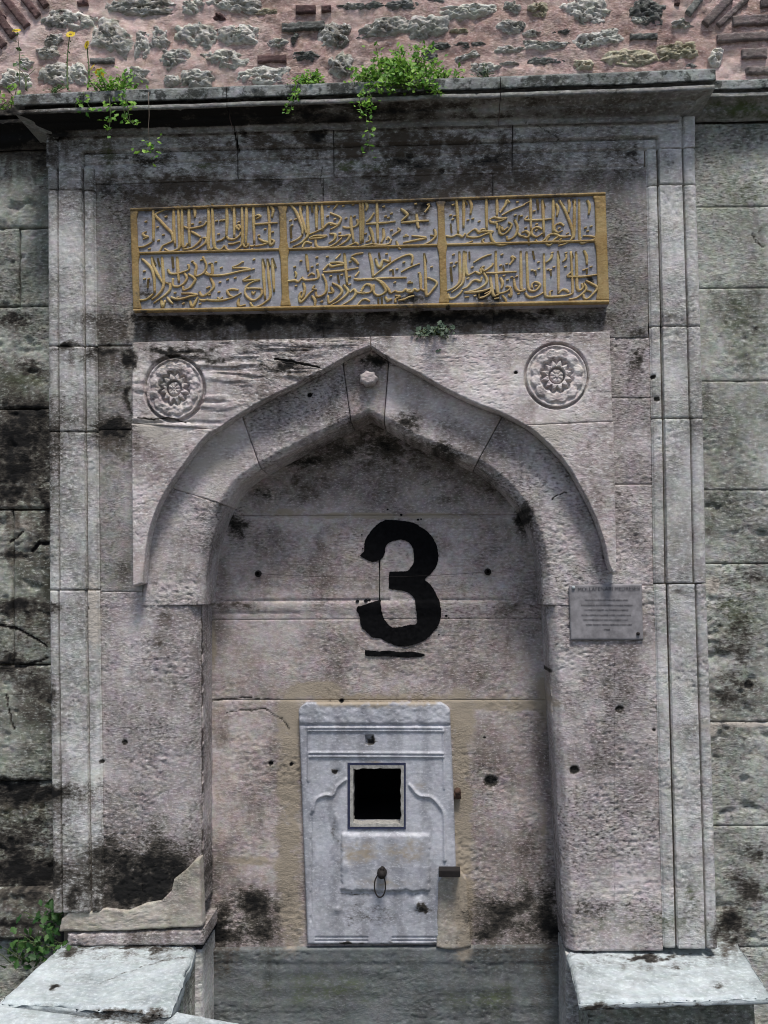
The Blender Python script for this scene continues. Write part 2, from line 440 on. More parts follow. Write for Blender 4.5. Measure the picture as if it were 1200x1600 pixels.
MAT['dark_lime'] = stone_mat('weathered_dark_limestone', (.12, .112, .10), (.26, .245, .228), (.42, .40, .385), pit=.8, bump=.9, chroma=.24, grime=.95)
MAT['smooth_lime'] = stone_mat('smooth_grey_limestone', (.26, .24, .25), (.40, .375, .39), (.52, .50, .52), pit=.35, bump=.35, chroma=.15, grime=.4)
MAT['lime_warm'] = stone_mat('niche_limestone', (.165, .136, .123), (.355, .305, .285), (.555, .50, .48), pit=.65, bump=.75, chroma=.22)
MAT['frame'] = stone_mat('frame_limestone', (.195, .19, .175), (.405, .395, .375), (.63, .62, .60), pit=.6, bump=.65, grime=.6)
MAT['wall'] = stone_mat('wall_limestone', (.085, .088, .07), (.26, .265, .225), (.46, .47, .42), pit=.85, sc=.8, bump=.9, grime=.9, chroma=.24)
MAT['wall_right'] = stone_mat('green_grey_limestone', (.125, .128, .108), (.31, .315, .28), (.50, .51, .47), pit=.75, sc=.8, bump=.8, grime=.75, chroma=.24)
MAT['cornice'] = stone_mat('cornice_stone', (.10, .10, .092), (.21, .205, .19), (.36, .36, .34), pit=.6)
MAT['fascia'] = stone_mat('lichened_cornice_stone', (.10, .11, .10), (.20, .21, .20), (.34, .36, .35), pit=.7, lichen=.85)
MAT['mortar'] = stone_mat('lime_mortar', (.10, .085, .07), (.17, .145, .12), (.25, .215, .18), pit=.3, tint=0)
MAT['tan'] = stone_mat('tan_repair_mortar', (.22, .195, .16), (.36, .325, .275), (.47, .435, .38), pit=.3, tint=.04, bump=.4, grime=.5)
MAT['pink'] = stone_mat('pink_lime_mortar', (.26, .165, .14), (.47, .34, .30), (.65, .525, .48), pit=.5, tint=0, chroma=.16, bump=.8, grime=.5)
MAT['rubble'] = stone_mat('rubble_limestone', (.17, .162, .135), (.48, .462, .405), (.72, .705, .645), pit=.55, tint=.2, sc=.75, bump=1.0, grime=.9)
MAT['rubble_dark'] = stone_mat('dark_rubble_stone', (.05, .05, .046), (.15, .152, .14), (.30, .305, .28), pit=.7, tint=.2)
MAT['rubble_cream'] = stone_mat('cream_rubble_stone', (.22, .19, .12), (.45, .41, .30), (.62, .59, .48), pit=.5, tint=.1)
MAT['brick'] = stone_mat('old_red_brick', (.045, .028, .028), (.095, .055, .052), (.17, .115, .105), pit=.4, tint=.25)
MAT['brick_grey'] = stone_mat('greyed_brick', (.10, .08, .075), (.19, .155, .145), (.28, .24, .225), pit=.4, tint=.15)
MAT['marble'] = stone_mat('grey_white_marble', (.25, .255, .28), (.39, .395, .425), (.51, .515, .545), pit=.14, rough_v=.6, bump=.15, chroma=.06, veins=.35, tint=0, grime=.35)
MAT['bench'] = stone_mat('worn_white_marble', (.25, .285, .29), (.41, .455, .46), (.54, .59, .595), pit=.35, rough_v=.8, bump=.5, chroma=.07, tint=.04, grime=.38)
MAT['basin'] = stone_mat('wet_grey_slab', (.075, .08, .078), (.125, .135, .133), (.185, .197, .195), pit=.3, rough_v=.7, tint=0, bump=.4)
MAT['panel'] = stone_mat('inscription_marble', (.165, .165, .18), (.255, .255, .278), (.35, .35, .375), pit=.15, rough_v=.8, bump=.15, chroma=.1, tint=0, grime=.3)
MAT['gold'] = stone_mat('ochre_gilded_relief', (.17, .105, .035), (.27, .18, .068), (.36, .265, .125), pit=.25, rough_v=.75, bump=.2, chroma=.08, tint=.04, sc=1.5, grime=.3)
MAT['letter'] = stone_mat('faded_gilded_lettering', (.25, .165, .06), (.39, .28, .12), (.52, .41, .22), pit=.2, rough_v=.75, bump=.2, chroma=.12, tint=.05, sc=2, grime=.3)
MAT['black'] = plain_mat('black_paint', (.004, .004, .0045), .9, var=.5, bump=.3)
MAT['black'].node_tree.nodes['Principled BSDF'].inputs['Specular IOR Level'].default_value = .08
MAT['void'] = plain_mat('shade_black', (.006, .006, .006), .95)  # near-black colour paints in the shade of hollows and gaps
MAT['iron'] = plain_mat('rusty_iron', (.012, .009, .008), .75, .3, .5)
MAT['rust'] = plain_mat('rust_crust', (.06, .032, .02), .9, 0, .5)
MAT['plaque'] = plain_mat('dull_plaque_metal', (.215, .205, .21), .85, .0, .35, 35, .15)
MAT['ink'] = plain_mat('dark_plaque_lettering', (.045, .043, .05), .8, bump=0)
MAT['cream'] = plain_mat('cream_window_frame', (.30, .29, .265), .85, 0, .4, 90, .5)
MAT['bluepaint'] = plain_mat('dark_blue_paint', (.018, .022, .055), .6, 0, .4, 80)
MAT['leaf'] = leaf_mat('bright_leaf', (.06, .19, .02), (.26, .46, .06))
MAT['leaf_dark'] = leaf_mat('dark_leaf', (.022, .07, .018), (.07, .15, .035))
MAT['leaf_grey'] = leaf_mat('grey_leaf', (.045, .075, .05), (.14, .19, .13))
MAT['stem'] = plain_mat('green_stem', (.07, .10, .03), .7, bump=0)
MAT['drystem'] = plain_mat('dry_stem', (.16, .12, .09), .8, bump=0)
MAT['petal'] = leaf_mat('yellow_petal', (.55, .38, .01), (.75, .58, .03))
MAT['flowereye'] = plain_mat('flower_centre', (.20, .11, .01), .8, bump=0)
MAT['ground'] = stone_mat('street_paving', (.05, .05, .048), (.09, .088, .085), (.14, .138, .13), tint=0)

# ------------------------------------------------------------------ wear marks and painted-in shade on the stones (photo positions)
# black crust, with wall cornice shade painted in at the upper left
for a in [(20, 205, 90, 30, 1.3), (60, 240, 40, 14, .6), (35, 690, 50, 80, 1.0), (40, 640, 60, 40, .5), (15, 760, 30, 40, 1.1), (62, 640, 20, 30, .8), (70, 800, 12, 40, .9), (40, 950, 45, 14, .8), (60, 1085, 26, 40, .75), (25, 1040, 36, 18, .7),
          (40, 1238, 90, 18, 1.1), (30, 1300, 90, 40, .4), (15, 1330, 40, 30, .9), (45, 1365, 60, 36, 1.15), (20, 1445, 50, 12, .8), (30, 1290, 40, 20, .5),
          (30, 500, 40, 14, .5), (25, 865, 26, 10, .7), (40, 575, 30, 18, .55),
          (225, 1375, 78, 44, 1.25), (190, 1395, 50, 30, 1.1), (250, 1330, 60, 30, .45), (240, 1290, 30, 40, .25), (165, 1330, 22, 30, .6), (120, 1400, 14, 22, .7),
          (395, 1415, 40, 26, .7), (345, 1450, 20, 36, 1.0), (380, 1462, 60, 18, .5), (420, 1450, 26, 18, .7), (800, 1430, 76, 40, .58), (855, 1440, 20, 56, .85), (800, 1350, 60, 60, .15), (760, 1455, 26, 14, .6),
          (1150, 1010, 36, 60, .4), (1165, 905, 50, 12, .45), (1150, 1075, 40, 40, .45), (1140, 1450, 26, 26, .9), (1170, 1390, 40, 40, .45), (1180, 520, 20, 14, .4), (1185, 365, 10, 16, .6),
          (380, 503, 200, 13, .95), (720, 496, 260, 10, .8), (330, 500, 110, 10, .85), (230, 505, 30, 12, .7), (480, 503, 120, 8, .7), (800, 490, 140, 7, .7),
          (180, 672, 28, 12, 1.2), (200, 560, 8, 20, 1.0), (165, 552, 30, 10, .7), (112, 546, 28, 8, .7), (110, 660, 24, 8, .5), (200, 620, 7, 24, .7),
          (450, 572, 44, 7, .9), (350, 560, 60, 7, .45), (250, 546, 32, 6, .8), (300, 550, 60, 5, .5), (590, 565, 26, 12, .7), (270, 585, 30, 6, .4),
          (600, 690, 40, 20, .55), (545, 700, 40, 12, .5), (690, 705, 46, 12, .45), (480, 720, 40, 10, .6), (420, 770, 30, 10, .5), (370, 820, 14, 20, .6), (820, 810, 14, 26, .7), (640, 660, 20, 18, .6),
          (500, 215, 18, 14, .9), (380, 215, 8, 14, .8), (640, 255, 50, 8, .6), (750, 250, 60, 8, .5), (640, 290, 40, 8, .55), (170, 295, 14, 10, .7), (230, 250, 60, 7, .5), (430, 285, 80, 6, .4), (990, 245, 12, 12, .6),
          (1180, 1330, 30, 20, .4), (930, 1420, 60, 12, .35), (1000, 520, 16, 10, .5), (995, 560, 12, 14, .6), (1000, 620, 16, 5, .4)]:
    blob('stain_shade', *a)
for a in [(300, 300, 240, 60, .75), (700, 280, 280, 60, .75), (580, 230, 420, 36, .8), (1040, 260, 30, 40, .4), (110, 250, 40, 50, .5), (575, 508, 380, 16, .9), (180, 430, 26, 90, .35), (975, 400, 30, 120, .35), (420, 545, 220, 16, .5), (150, 230, 90, 40, .6), (330, 250, 120, 26, .55), (600, 230, 160, 30, .5), (820, 240, 120, 26, .55), (950, 250, 60, 30, .5), (400, 300, 120, 12, .6), (250, 280, 60, 20, .5),  # entries below the cornice: brown stain plus its shade painted in
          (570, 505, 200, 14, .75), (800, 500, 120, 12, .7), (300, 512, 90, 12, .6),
          (180, 700, 26, 40, .55), (180, 600, 24, 50, .5), (560, 600, 40, 40, .35), (590, 690, 90, 30, .6), (700, 740, 60, 40, .4), (780, 770, 40, 40, .45), (480, 740, 60, 24, .45),
          (370, 950, 60, 12, .55), (800, 955, 60, 12, .4), (345, 1000, 14, 60, .4), (835, 960, 24, 60, .45), (850, 880, 14, 40, .5), (800, 1420, 80, 60, .4), (380, 1400, 60, 40, .5), (600, 700, 170, 60, .7), (480, 760, 90, 30, .6), (720, 760, 90, 30, .6), (590, 760, 200, 26, .35), (345, 900, 14, 70, .45),
          (255, 960, 22, 24, .6), (250, 1010, 14, 26, .6), (240, 1060, 12, 22, .55), (236, 1120, 10, 30, .35), (40, 1000, 50, 40, .5), (50, 840, 30, 20, .3),
          (60, 620, 22, 30, .6), (712, 690, 9, 36, .45), (955, 780, 60, 20, .3), (1060, 925, 20, 12, .5), (965, 1110, 14, 12, .6), (1110, 830, 12, 40, .4), (1160, 170, 60, 16, .5),
          (920, 985, 60, 8, .5), (720, 340, 8, 8, 0), (270, 1000, 40, 60, .3)]:
    blob('brown', *a)
for a in [(490, 1078, 42, 12, 1.2), (450, 1120, 18, 40, 1.2), (452, 1220, 17, 90, 1.1), (450, 1340, 20, 80, 1.0), (452, 1430, 22, 50, .8), (600, 1094, 150, 10, 1.0), (790, 1100, 80, 11, .9), (722, 1120, 19, 40, 1.2), (722, 1250, 15, 130, 1.1), (724, 1400, 16, 90, 1.0),
          (400, 1345, 50, 9, .6), (600, 806, 160, 5, .7), (450, 800, 50, 6, .5), (850, 1095, 16, 60, .55), (335, 880, 8, 40, .7), (333, 1010, 6, 40, .7), (850, 1300, 6, 60, .4), (620, 600, 14, 40, .25), (865, 720, 26, 30, .25)]:
    blob('ochre', *a)
for a in [(235, 668, 26, 14, 1.1), (270, 690, 30, 18, .6), (205, 505, 6, 24, 1.2), (860, 680, 36, 26, .6), (330, 720, 40, 36, .6), (360, 690, 26, 20, .5), (1113, 915, 12, 14, 1.1), (1150, 1132, 60, 4, 1.0), (1115, 1140, 10, 14, 1.0), (147, 965, 9, 46, 1.6),
          (86, 1380, 7, 60, 1.1), (540, 530, 40, 6, .4), (820, 560, 60, 30, .25), (870, 640, 40, 30, .3), (30, 820, 30, 16, .5), (20, 780, 16, 20, .6)]:
    blob('pale', *a)
for a in [(1160, 170, 70, 20, .8), (1150, 300, 60, 60, .4), (1150, 520, 60, 60, .4), (40, 600, 40, 30, .6), (30, 1280, 50, 40, .5), (1150, 960, 50, 40, .5), (560, 262, 60, 8, .5), (320, 255, 40, 10, .4), (800, 1430, 70, 40, .35), (1000, 1440, 120, 30, .4), (170, 250, 20, 30, .4), (380, 1440, 60, 30, .35), (500, 1545, 120, 30, .4), (760, 1560, 80, 30, .4), (1080, 1400, 20, 40, .4)]:
    blob('moss', *a)
PITS += [(484, 617, 4, .008, 1), (423, 1193, 4, .008, 1), (455, 1194, 3.5, .006, 1), (767, 1221, 12, .012, .62), (897, 1203, 8, .008, .75), (968, 1108, 7, .006, .6), (806, 582, 3, .005, .8), (534, 1095, 3.5, .006, 1), (757, 1152, 2.5, .004, .8), (1170, 1070, 8, .01, .8),
         (195, 1160, 5, .005, .7), (160, 1190, 4, .005, .6), (640, 245, 7, .005, .6), (690, 268, 5, .005, .6), (700, 480, 4, .004, .6), (1025, 625, 5, .006, .7), (1020, 590, 4, .005, .7), (860, 1050, 4, .005, .6), (1022, 1140, 3, .004, .6), (170, 540, 4, .005, .7), (140, 950, 3, .004, .5)]
CRACKS += [([(366, 196), (370, 215), (374, 240)], 1.5, .006, .8), ([(820, 190), (850, 208), (872, 222)], .9, .003, .6), ([(505, 262), (501, 285), (505, 305)], .8, .003, .5),
           ([(1174, 362), (1181, 378), (1196, 386)], 1.0, .005, .5), ([(0, 978), (30, 985), (75, 1010)], 1.8, .008, .9), ([(0, 1045), (40, 1040), (76, 1030)], 1.6, .006, .8), ([(10, 1085), (22, 1140)], 1.3, .006, .7), ([(50, 860), (62, 846), (76, 848)], 3, .01, 1), ([(18, 845), (34, 830)], 1.8, .006, .8),
           ([(330, 1096), (380, 1090), (420, 1092)], 1.0, .003, .55), ([(355, 1112), (415, 1107), (440, 1122), (452, 1140)], 1.1, .003, .6),
           ([(885, 768), (868, 776), (862, 782)], 1.2, .004, .7), ([(430, 562), (470, 568), (500, 575)], 1.8, .005, .8), ([(215, 652), (240, 655), (262, 653), (290, 660)], 1.1, .003, .7)]

# ------------------------------------------------------------------ ground
gz = float(P(888, 1490, 0.0)[2]) - 0.43
GN = 60
gx, gy = np.meshgrid(np.r_[-60, -20, np.linspace(-6, 6, GN), 20, 60], np.r_[-60, -20, np.linspace(-8, 1, GN), 20, 60])
V = np.stack([gx, gy, gz + .012 * fbm(gx * 1.2, gy * 1.2, 3, 3)], -1).reshape(-1, 3)
g = mesh_obj('street_ground', V, gridquads(GN + 3, GN + 3), MAT['ground']); tag(g, 'dark stone paving of the street in front of the fountain', None, kind='structure')

# ------------------------------------------------------------------ the fountain
F = empty('fountain', 'grey carved limestone street fountain with pointed arch niche, moulded frame and cornice', 'fountain')
YN, YB = 0.20, 0.115              # niche back, flanking wall

def lin(pts):
    ys = [p[0] for p in pts]; xs = [p[1] for p in pts]
    return lambda y: float(np.interp(y, ys, xs))
Lout = lin([(200, 75), (245, 76), (900, 79), (1430, 85), (1600, 87)])
Lroll = lin([(200, 92), (245, 93), (900, 96), (1430, 99)])
Lgr = lin([(200, 131), (245, 131), (900, 138), (1430, 143)])
Lin = lin([(200, 148), (245, 149), (900, 156), (1430, 164)])
Rin = lin([(190, 1006), (220, 1008), (560, 1016), (900, 1021), (1490, 1036)])
Rgr = lin([(190, 1025), (220, 1026), (560, 1033), (900, 1039), (1490, 1057)])
Rroll = lin([(190, 1064), (290, 1066), (560, 1074), (900, 1082), (1200, 1091), (1490, 1098)])
Rout = lin([(190, 1084), (290, 1087), (560, 1096), (900, 1103), (1200, 1109), (1490, 1121)])

# backing mortar behind the joints of the front
plate('mortar_bed', [(100, 230), (1085, 205), (1085, 520), (100, 540)], .008, MAT['mortar'], F, .08)
plate('mortar_bed', [(100, 520), (215, 520), (215, 1470), (100, 1470)], .008, MAT['mortar'], F, .08)
plate('mortar_bed', [(955, 505), (1090, 505), (1105, 1475), (955, 1475)], .008, MAT['mortar'], F, .08)

# moulded frame: outer roll, flat band, sharp groove, inner fillet
def prof_left(u, v, px, py):
    k = np.array([Lout(py.mean()), Lroll(py.mean()), Lgr(py.mean()), Lin(py.mean())])
    x = np.interp(u, [0, .5, 1], [0, .5, 1]) * (k[3] - k[0]) + k[0]
    h = np.zeros_like(px)
    a = np.clip((x - k[0]) / (k[1] - k[0]), 0, 1); roll = np.sqrt(np.clip(1 - (2 * a - 1) ** 2, 0, 1))
    h = np.where(x < k[1], .008 + .014 * roll, .020)
    h -= .022 * (1 - sstep(.7, 1.6, np.abs(x - k[1])))
    h -= .05 * (1 - sstep(1.2, 2.0, np.abs(x - k[2])))
    b = np.clip((x - k[2] - 2) / (k[3] - k[2] - 2), 0, 1)
    h = np.where(x > k[2] + 1.9, .016 * np.sqrt(np.clip(1 - (1.5 * b - .55) ** 2, 0, 1)), h)
    h = np.where(x > k[3] - 2.2, .002, h)
    return h
def prof_right(u, v, px, py):
    m = py.mean(); k = np.array([Rin(m), Rgr(m), Rroll(m), Rout(m)])
    x = u * (k[3] - k[0]) + k[0]
    b = np.clip((x - k[0]) / (k[1] - k[0] - 2), 0, 1)
    h = .013 * np.sqrt(np.clip(1 - (1.5 * (1 - b) - .55) ** 2, 0, 1))
    h = np.where(x < k[0] + 2, .002, h)
    h = np.where(x > k[1] - 1.5, .020, h)
    h -= .05 * (1 - sstep(1.1, 1.9, np.abs(x - k[1])))
    a = np.clip((x - k[2]) / (k[3] - k[2]), 0, 1)
    h = np.where(x > k[2], .004 + .018 * np.sqrt(np.clip(1 - (2 * a - 1) ** 2, 0, 1)), h)
    h -= .03 * (1 - sstep(.9, 1.8, np.abs(x - k[2])))
    return h
def hline(f, g_, y, x0f, x1f): return [(x0f(y), y), (x1f(y), y)]
ys = [262, 300, 543, 676, 922, 1424]
for i, (a, b) in enumerate(zip(ys[:-1], ys[1:])):
    top = [(Lout(a), a), (Lin(a), a)]; bot = [(Lout(b), b), (Lin(b), b)]
    block('frame_stone', top, bot, 0, YB + .03, MAT['frame'], F, amp=.55 if i in (1, 2, 0) else .8, seed=i, edge=.004, prof=prof_left, step=.0046, ustep=.0016, sides='LTB', chip=.8)
ys = [234, 292, 512, 655, 912, 1480]
for i, (a, b) in enumerate(zip(ys[:-1], ys[1:])):
    top = [(Rin(a), a), (Rout(a), a)]; bot = [(Rin(b), b), (Rout(b), b)]
    block('frame_stone', top, bot, 0, YB + .03, MAT['frame'], F, amp=.85, seed=20 + i, edge=.004, prof=prof_right, step=.0046, ustep=.0016, sides='RTB', chip=1.0)
# top run of the frame, with the stepped inner mouldings
def prof_top(u, v, px, py):
    # v: 0 at top of band .. 1 at the field
    h = np.full(px.shape, .021)
    d = (v - .40) / .016; h = np.where(v > .40, .013, h); h -= .034 * np.exp(-d ** 2)
    h = np.where(v > .62, .008, h); h -= .006 * np.exp(-((v - .62) / .02) ** 2)
    h = np.where(v > .93, .002, h)
    # mitre: the vertical mouldings turn into the horizontal ones
    right = px - (1026 + (py - 220) * .02); left = 131 - px
    dr = np.exp(-((right) / 1.6) ** 2) * (v > .40); dl = np.exp(-(left / 1.6) ** 2) * (v > .40)
    h = np.where((right > 0) | (left > 0), .021, h) - .02 * dr - .02 * dl
    er = np.exp(-((px - 1065) / 1.5) ** 2) + np.exp(-((px - 92.5) / 1.4) ** 2)
    h = h - .012 * er
    return h
xt = [75, 372, 522, 800, 1084]
def toply(x, k): return float(np.interp(x, [75, 1084], [[212, 186], [262, 236], [290, 262]][k]))
for i, (a, b) in enumerate(zip(xt[:-1], xt[1:])):
    a2 = a + (.0 if i else 0); mids = [x for x in (149, 1006) if a < x < b]
    xs = [a] + mids + [b]
    top = [(x, toply(x, 0)) for x in xs]
    bot = [(x, toply(x, 1) if (x <= 149 and i == 0 and x == 75) or x >= 1084 else toply(x, 2)) for x in xs]
    if i == 0: bot[0] = (75, 264); bot = bot[:1] + [(149, 266)] + [(149.5, toply(149, 2))] + bot[2:]; top = top[:1] + [(149, toply(149, 0)), (149.5, toply(149.5, 0))] + top[2:]
    if i == 3: bot = bot[:1] + [(1005.5, toply(1005, 2)), (1006, 236), (1084, 234)]; top = top[:1] + [(1005.5, toply(1005.5, 0)), (1006, toply(1006, 0)), (1084, toply(1084, 0))]
    def pt(u, v, px, py):
        vv = (py - np.interp(px, [75, 1084], [212, 186])) / np.interp(px, [75, 1084], [78, 76])
        return prof_top(u, vv, px, py)
    block('frame_stone', top, bot, 0, YB + .03, MAT['frame'], F, amp=.6, seed=40 + i, edge=.004, prof=pt, step=.0036, sides='LR', knots=True, chip=.8)

# plain field round the inscription and beside the arch
def fy(x, yl, yr): return float(np.interp(x, [150, 1015], [yl, yr]))
for i, (a, b) in enumerate([(149, 505), (505, 770), (770, 1013)]):
    block('field_stone', [(a, fy(a, 288, 260)), (b, fy(b, 288, 260))], [(a, fy(a, 540, 528)), (b, fy(b, 540, 528))], 0, .06, MAT['dark_lime'], F, amp=.8, seed=50 + i, edge=.0025, gap=.0008)
for i, (a, b) in enumerate([(541, 672), (672, 925)]):
    block('field_stone', [(Lin(a), a), (222, a)], [(Lin(b), b), (222, b)], 0, .06, MAT['dark_lime'], F, amp=.9, seed=60 + i, edge=.0025, gap=.0008)
for i, (a, b) in enumerate([(528, 622), (622, 757), (757, 915)]):
    block('field_stone', [(948, a), (Rin(a), a)], [(948, b), (Rin(b), b)], 0, .06, MAT['lime'], F, amp=1.1, seed=70 + i, edge=.0025, gap=.0008)

# arch stones between intrados and the (hidden) edge under the spandrels
INT = smooth_poly([(316, 946), (319, 900), (326, 858), (337, 818), (352, 786), (373, 757), (405, 734), (445, 711), (500, 683), (545, 661), (577, 646)], 8)
INTR = smooth_poly([(577, 646), (608, 665), (650, 689), (700, 709), (743, 728), (776, 752), (804, 780), (825, 812), (839, 850), (846, 884), (849, 925), (850, 946)], 8)
EXT = smooth_poly([(222, 912), (227, 860), (234, 824), (248, 786), (264, 759), (286, 727), (319, 685), (348, 664), (397, 633), (453, 605), (495, 583), (523, 568), (551, 552), (579, 541)], 8)
EXTR = smooth_poly([(579, 541), (608, 560), (650, 581), (695, 607), (741, 629), (786, 646), (825, 667), (860, 697), (888, 729), (912, 770), (930, 806), (944, 844), (952, 880), (959, 895)], 8)
def cut(poly, a, b):
    """piece of a polyline between the points nearest to a and b"""
    p = np.asarray(poly); i = np.hypot(*(p - a).T).argmin(); j = np.hypot(*(p - b).T).argmin()
    q = p[i:j + 1].copy(); q[0] = a; q[-1] = b; return q
def grow(poly, c, k):
    p = np.asarray(poly, float); d = p - c; return p + d / np.hypot(*d.T)[:, None] * k
cen = np.array([585.0, 930.0])
def vous(name, e0, e1, i0, i1, EX, IN, seed, amp=1.0, mat='lime'):
    ex = cut(EX, np.array(e0, float), np.array(e1, float)); inn = cut(IN, np.array(i0, float), np.array(i1, float))
    return block(name, grow(ex, cen, 9), inn, 0, YN + .03, MAT[mat], F, amp=amp, seed=seed, edge=.0035, back=6, gap=.0012, chip=.7, cham=[('B', .022, .024), ('T', .036, .042)])
# springers run down to the impost
def springer(e0, i0, left, seed):
    if left:
        ex = np.vstack([[(214, 946)], cut(EXT, np.array([222., 912.]), np.array(e0, float))]); inn = cut(INT, np.array([316., 946.]), np.array(i0, float))
    else:
        ex = np.vstack([cut(EXTR, np.array(e0, float), np.array([959., 895.])), [(968, 946)]]); inn = cut(INTR, np.array(i0, float), np.array([850., 946.]))
    block('arch_stone', grow(ex, cen, 9), inn, 0, YN + .03, MAT['lime'], F, amp=1.15, seed=seed, edge=.0035, back=6, gap=.0012, sides='RTB' if left else 'LTB', cham=[('B', .028, .032), ('T', .036, .042)])
springer((262, 762), (350, 789), True, 80)
vous('arch_stone', (262, 762), (379, 644), (350, 789), (407, 733), EXT, INT, 81, .45, 'pale_lime')
vous('arch_stone', (379, 644), (535, 561), (407, 733), (548, 659), EXT, INT, 82, 1.0)
# keystone: both curves joined at the apex
exk = np.vstack([cut(EXT, np.array([535., 561.]), np.array([579., 541.])), cut(EXTR, np.array([579., 541.]), np.array([608., 560.]))[1:]])
ink = np.vstack([cut(INT, np.array([548., 659.]), np.array([577., 646.])), cut(INTR, np.array([577., 646.]), np.array([600., 660.]))[1:]])
key = block('keystone', grow(exk, cen, 9), ink, 0, YN + .03, MAT['lime_warm'], F, amp=1.2, seed=83, edge=.004, back=6, cham=[('B', .018, .015), ('T', .036, .042)])
vous('arch_stone', (608, 560), (786, 646), (600, 660), (743, 728), EXTR, INTR, 84, .4, 'pale_lime')
springer((786, 646), (743, 728), False, 85)

# carved knob on the keystone
kc = P(576, 592, -.012); B = Bag(); nr, ns = 10, 36
th = np.linspace(0, 2 * math.pi, ns, endpoint=False); VV = []
for i in range(nr + 1):
    a = i / nr * math.pi * .62; rr = math.sin(a) * .030 * (1 + .10 * np.cos(7 * th) * math.sin(a) ** 2)
    VV.append(np.stack([kc[0] + rr * np.cos(th), np.full(ns, kc[1] - .026 * math.cos(a) + .004 * math.cos(3 * a)), kc[2] + rr * .86 * np.sin(th)], -1))
VV = np.vstack(VV); VV += .0022 * np.stack([fbm(VV[:, 0] * 90, VV[:, 2] * 90, s_, 2) for s_ in (1, 2, 3)], -1)
i = np.arange(ns); Q = np.vstack([np.stack([k * ns + i, k * ns + np.roll(i, -1), (k + 1) * ns + np.roll(i, -1), (k + 1) * ns + i], -1) for k in range(nr)])
ob = mesh_obj('carved_knob', VV, Q, MAT['pale_lime'], key); ob['label'] = 'pale carved knob'
# a short neck joins the knob to the stone
B.tube([kc + [0, -.004, 0], kc + [0, .03, 0]], [.024, .026], 14); B.build('knob_neck', MAT['lime'], key)

# spandrels, proud of the arch, each with a carved rosette
ROS = [((272, 607), 47, 51), ((870, 587), 49, 51)]
def spsurf(px, py, X, Z):
    out = np.zeros_like(px)
    for (cx, cy), rx, ry in ROS:
        r = np.hypot((px - cx) / rx, (py - cy) / ry); out -= .018 * (1 - sstep(1.01, 1.05, r))
    # flaked layers on the left one
    fl = np.where(px < 560, 1, .15)
    out += fl * .0045 * np.tanh(6 * fbm(px / 150, py / 13, 77, 3)) * sstep(.0, .25, fbm(px / 90, py / 40, 78, 2) + .1)
    return out
SPY, SPD = -.060, .066
topL = lambda x: float(np.interp(x, [206, 579], [534, 525])); topR = lambda x: float(np.interp(x, [579, 952], [525, 517]))
e1 = cut(EXT, np.array([335., 672.]), np.array([579., 541.]))
ic = 16
top = np.vstack([polyres([(206, 661), (206, 534)], ic)[:-1], polyres([(206, 534), (579, 525)], len(e1) - 1 - ic)])
# share: first part of the extrados faces the upright edge, the rest the top edge
spl = block('spandrel_stone', top, e1, SPY, SPD, MAT['pale_lime'], F, amp=.7, seed=90, edge=.0045, knots=True, surf=spsurf, step=.0040, chip=.8)
eh = cut(EXT, np.array([222., 912.]), np.array([335., 672.]))
outh = polyres([(207, 915), (206, 661)], len(eh) - 1)
block('spandrel_stone', outh, eh, SPY, SPD, MAT['pale_lime'], F, amp=.6, seed=91, edge=.004, knots=True, step=.0040)
e2 = cut(EXTR, np.array([579., 541.]), np.array([822., 665.]))
n2 = len(e2) - 1; ic2 = n2 - 14
top = np.vstack([polyres([(579, 525), (953, 517)], ic2)[:-1], polyres([(953, 517), (958, 658)], n2 - ic2)])
spr = block('spandrel_stone', top, e2, SPY, SPD, MAT['pale_lime'], F, amp=.5, seed=92, edge=.0045, knots=True, surf=spsurf, step=.0040, chip=.6)
eh = cut(EXTR, np.array([822., 665.]), np.array([959., 895.]))
outh = polyres([(958, 658), (964, 893)], len(eh) - 1)
block('spandrel_stone', outh, eh, SPY, SPD, MAT['pale_lime'], F, amp=.4, seed=93, edge=.004, knots=True, step=.0040)
def rosette(c, rx, ry, parent, seed, worn):
    C = P(c[0], c[1], SPY); nr, ns = 46, 168
    r = np.linspace(0, 1, nr + 1)[:, None]; th = np.linspace(0, 2 * math.pi, ns, endpoint=False)[None]
    h = np.zeros((nr + 1, ns))
    pet = np.abs(np.sin(6 * th + .3)); rim = .80 + .10 * pet
    h += .0085 * sstep(.0, .06, rim - r) * sstep(.50, .62, r) * (.55 + .45 * pet)
    star = .33 + .17 * (1 - np.abs(((th * 12 / (2 * math.pi)) % 1) * 2 - 1))
    h += .0085 * sstep(-.02, .05, star - r) * (r > .27)
    h -= .008 * (sstep(.0, .05, r - star) - sstep(.10, .16, r - star)) * (r < .58)
    h -= .013 * np.exp(-((r - .245) / .030) ** 2)
    h += .005 * (r < .22) * (.35 + .65 * np.abs(np.sin(4 * th))) * sstep(.03, .09, r) + .005 * (r < .05)
    h += .004 * sstep(.90, .94, r)
    X = C[0] + r * np.cos(th) * rx * SC; Z = C[2] + r * np.sin(th) * ry * SC
    h += worn * .004 * fbm(X * 60, Z * 75, seed, 3) + .0016 * fbm(X * 150, Z * 200, seed + 3, 2)
    Yv = SPY + .0035 - h; Yv[-1] = SPY + .020
    V = np.stack([X, Yv, Z], -1).reshape(-1, 3)
    i = np.arange(ns); Q = np.vstack([np.stack([k * ns + i, (k + 1) * ns + i, (k + 1) * ns + np.roll(i, -1), k * ns + np.roll(i, -1)], -1) for k in range(nr)])
    o = mesh_obj('rosette', V, Q[:, ::-1], MAT['pale_lime'], parent)
    px, py = topx(V[:, 0], V[:, 1], V[:, 2]); add_masks(o, masks(px, py))
rosette(ROS[0][0], ROS[0][1] * .955, ROS[0][2] * .955, spl, 5, 1.3)
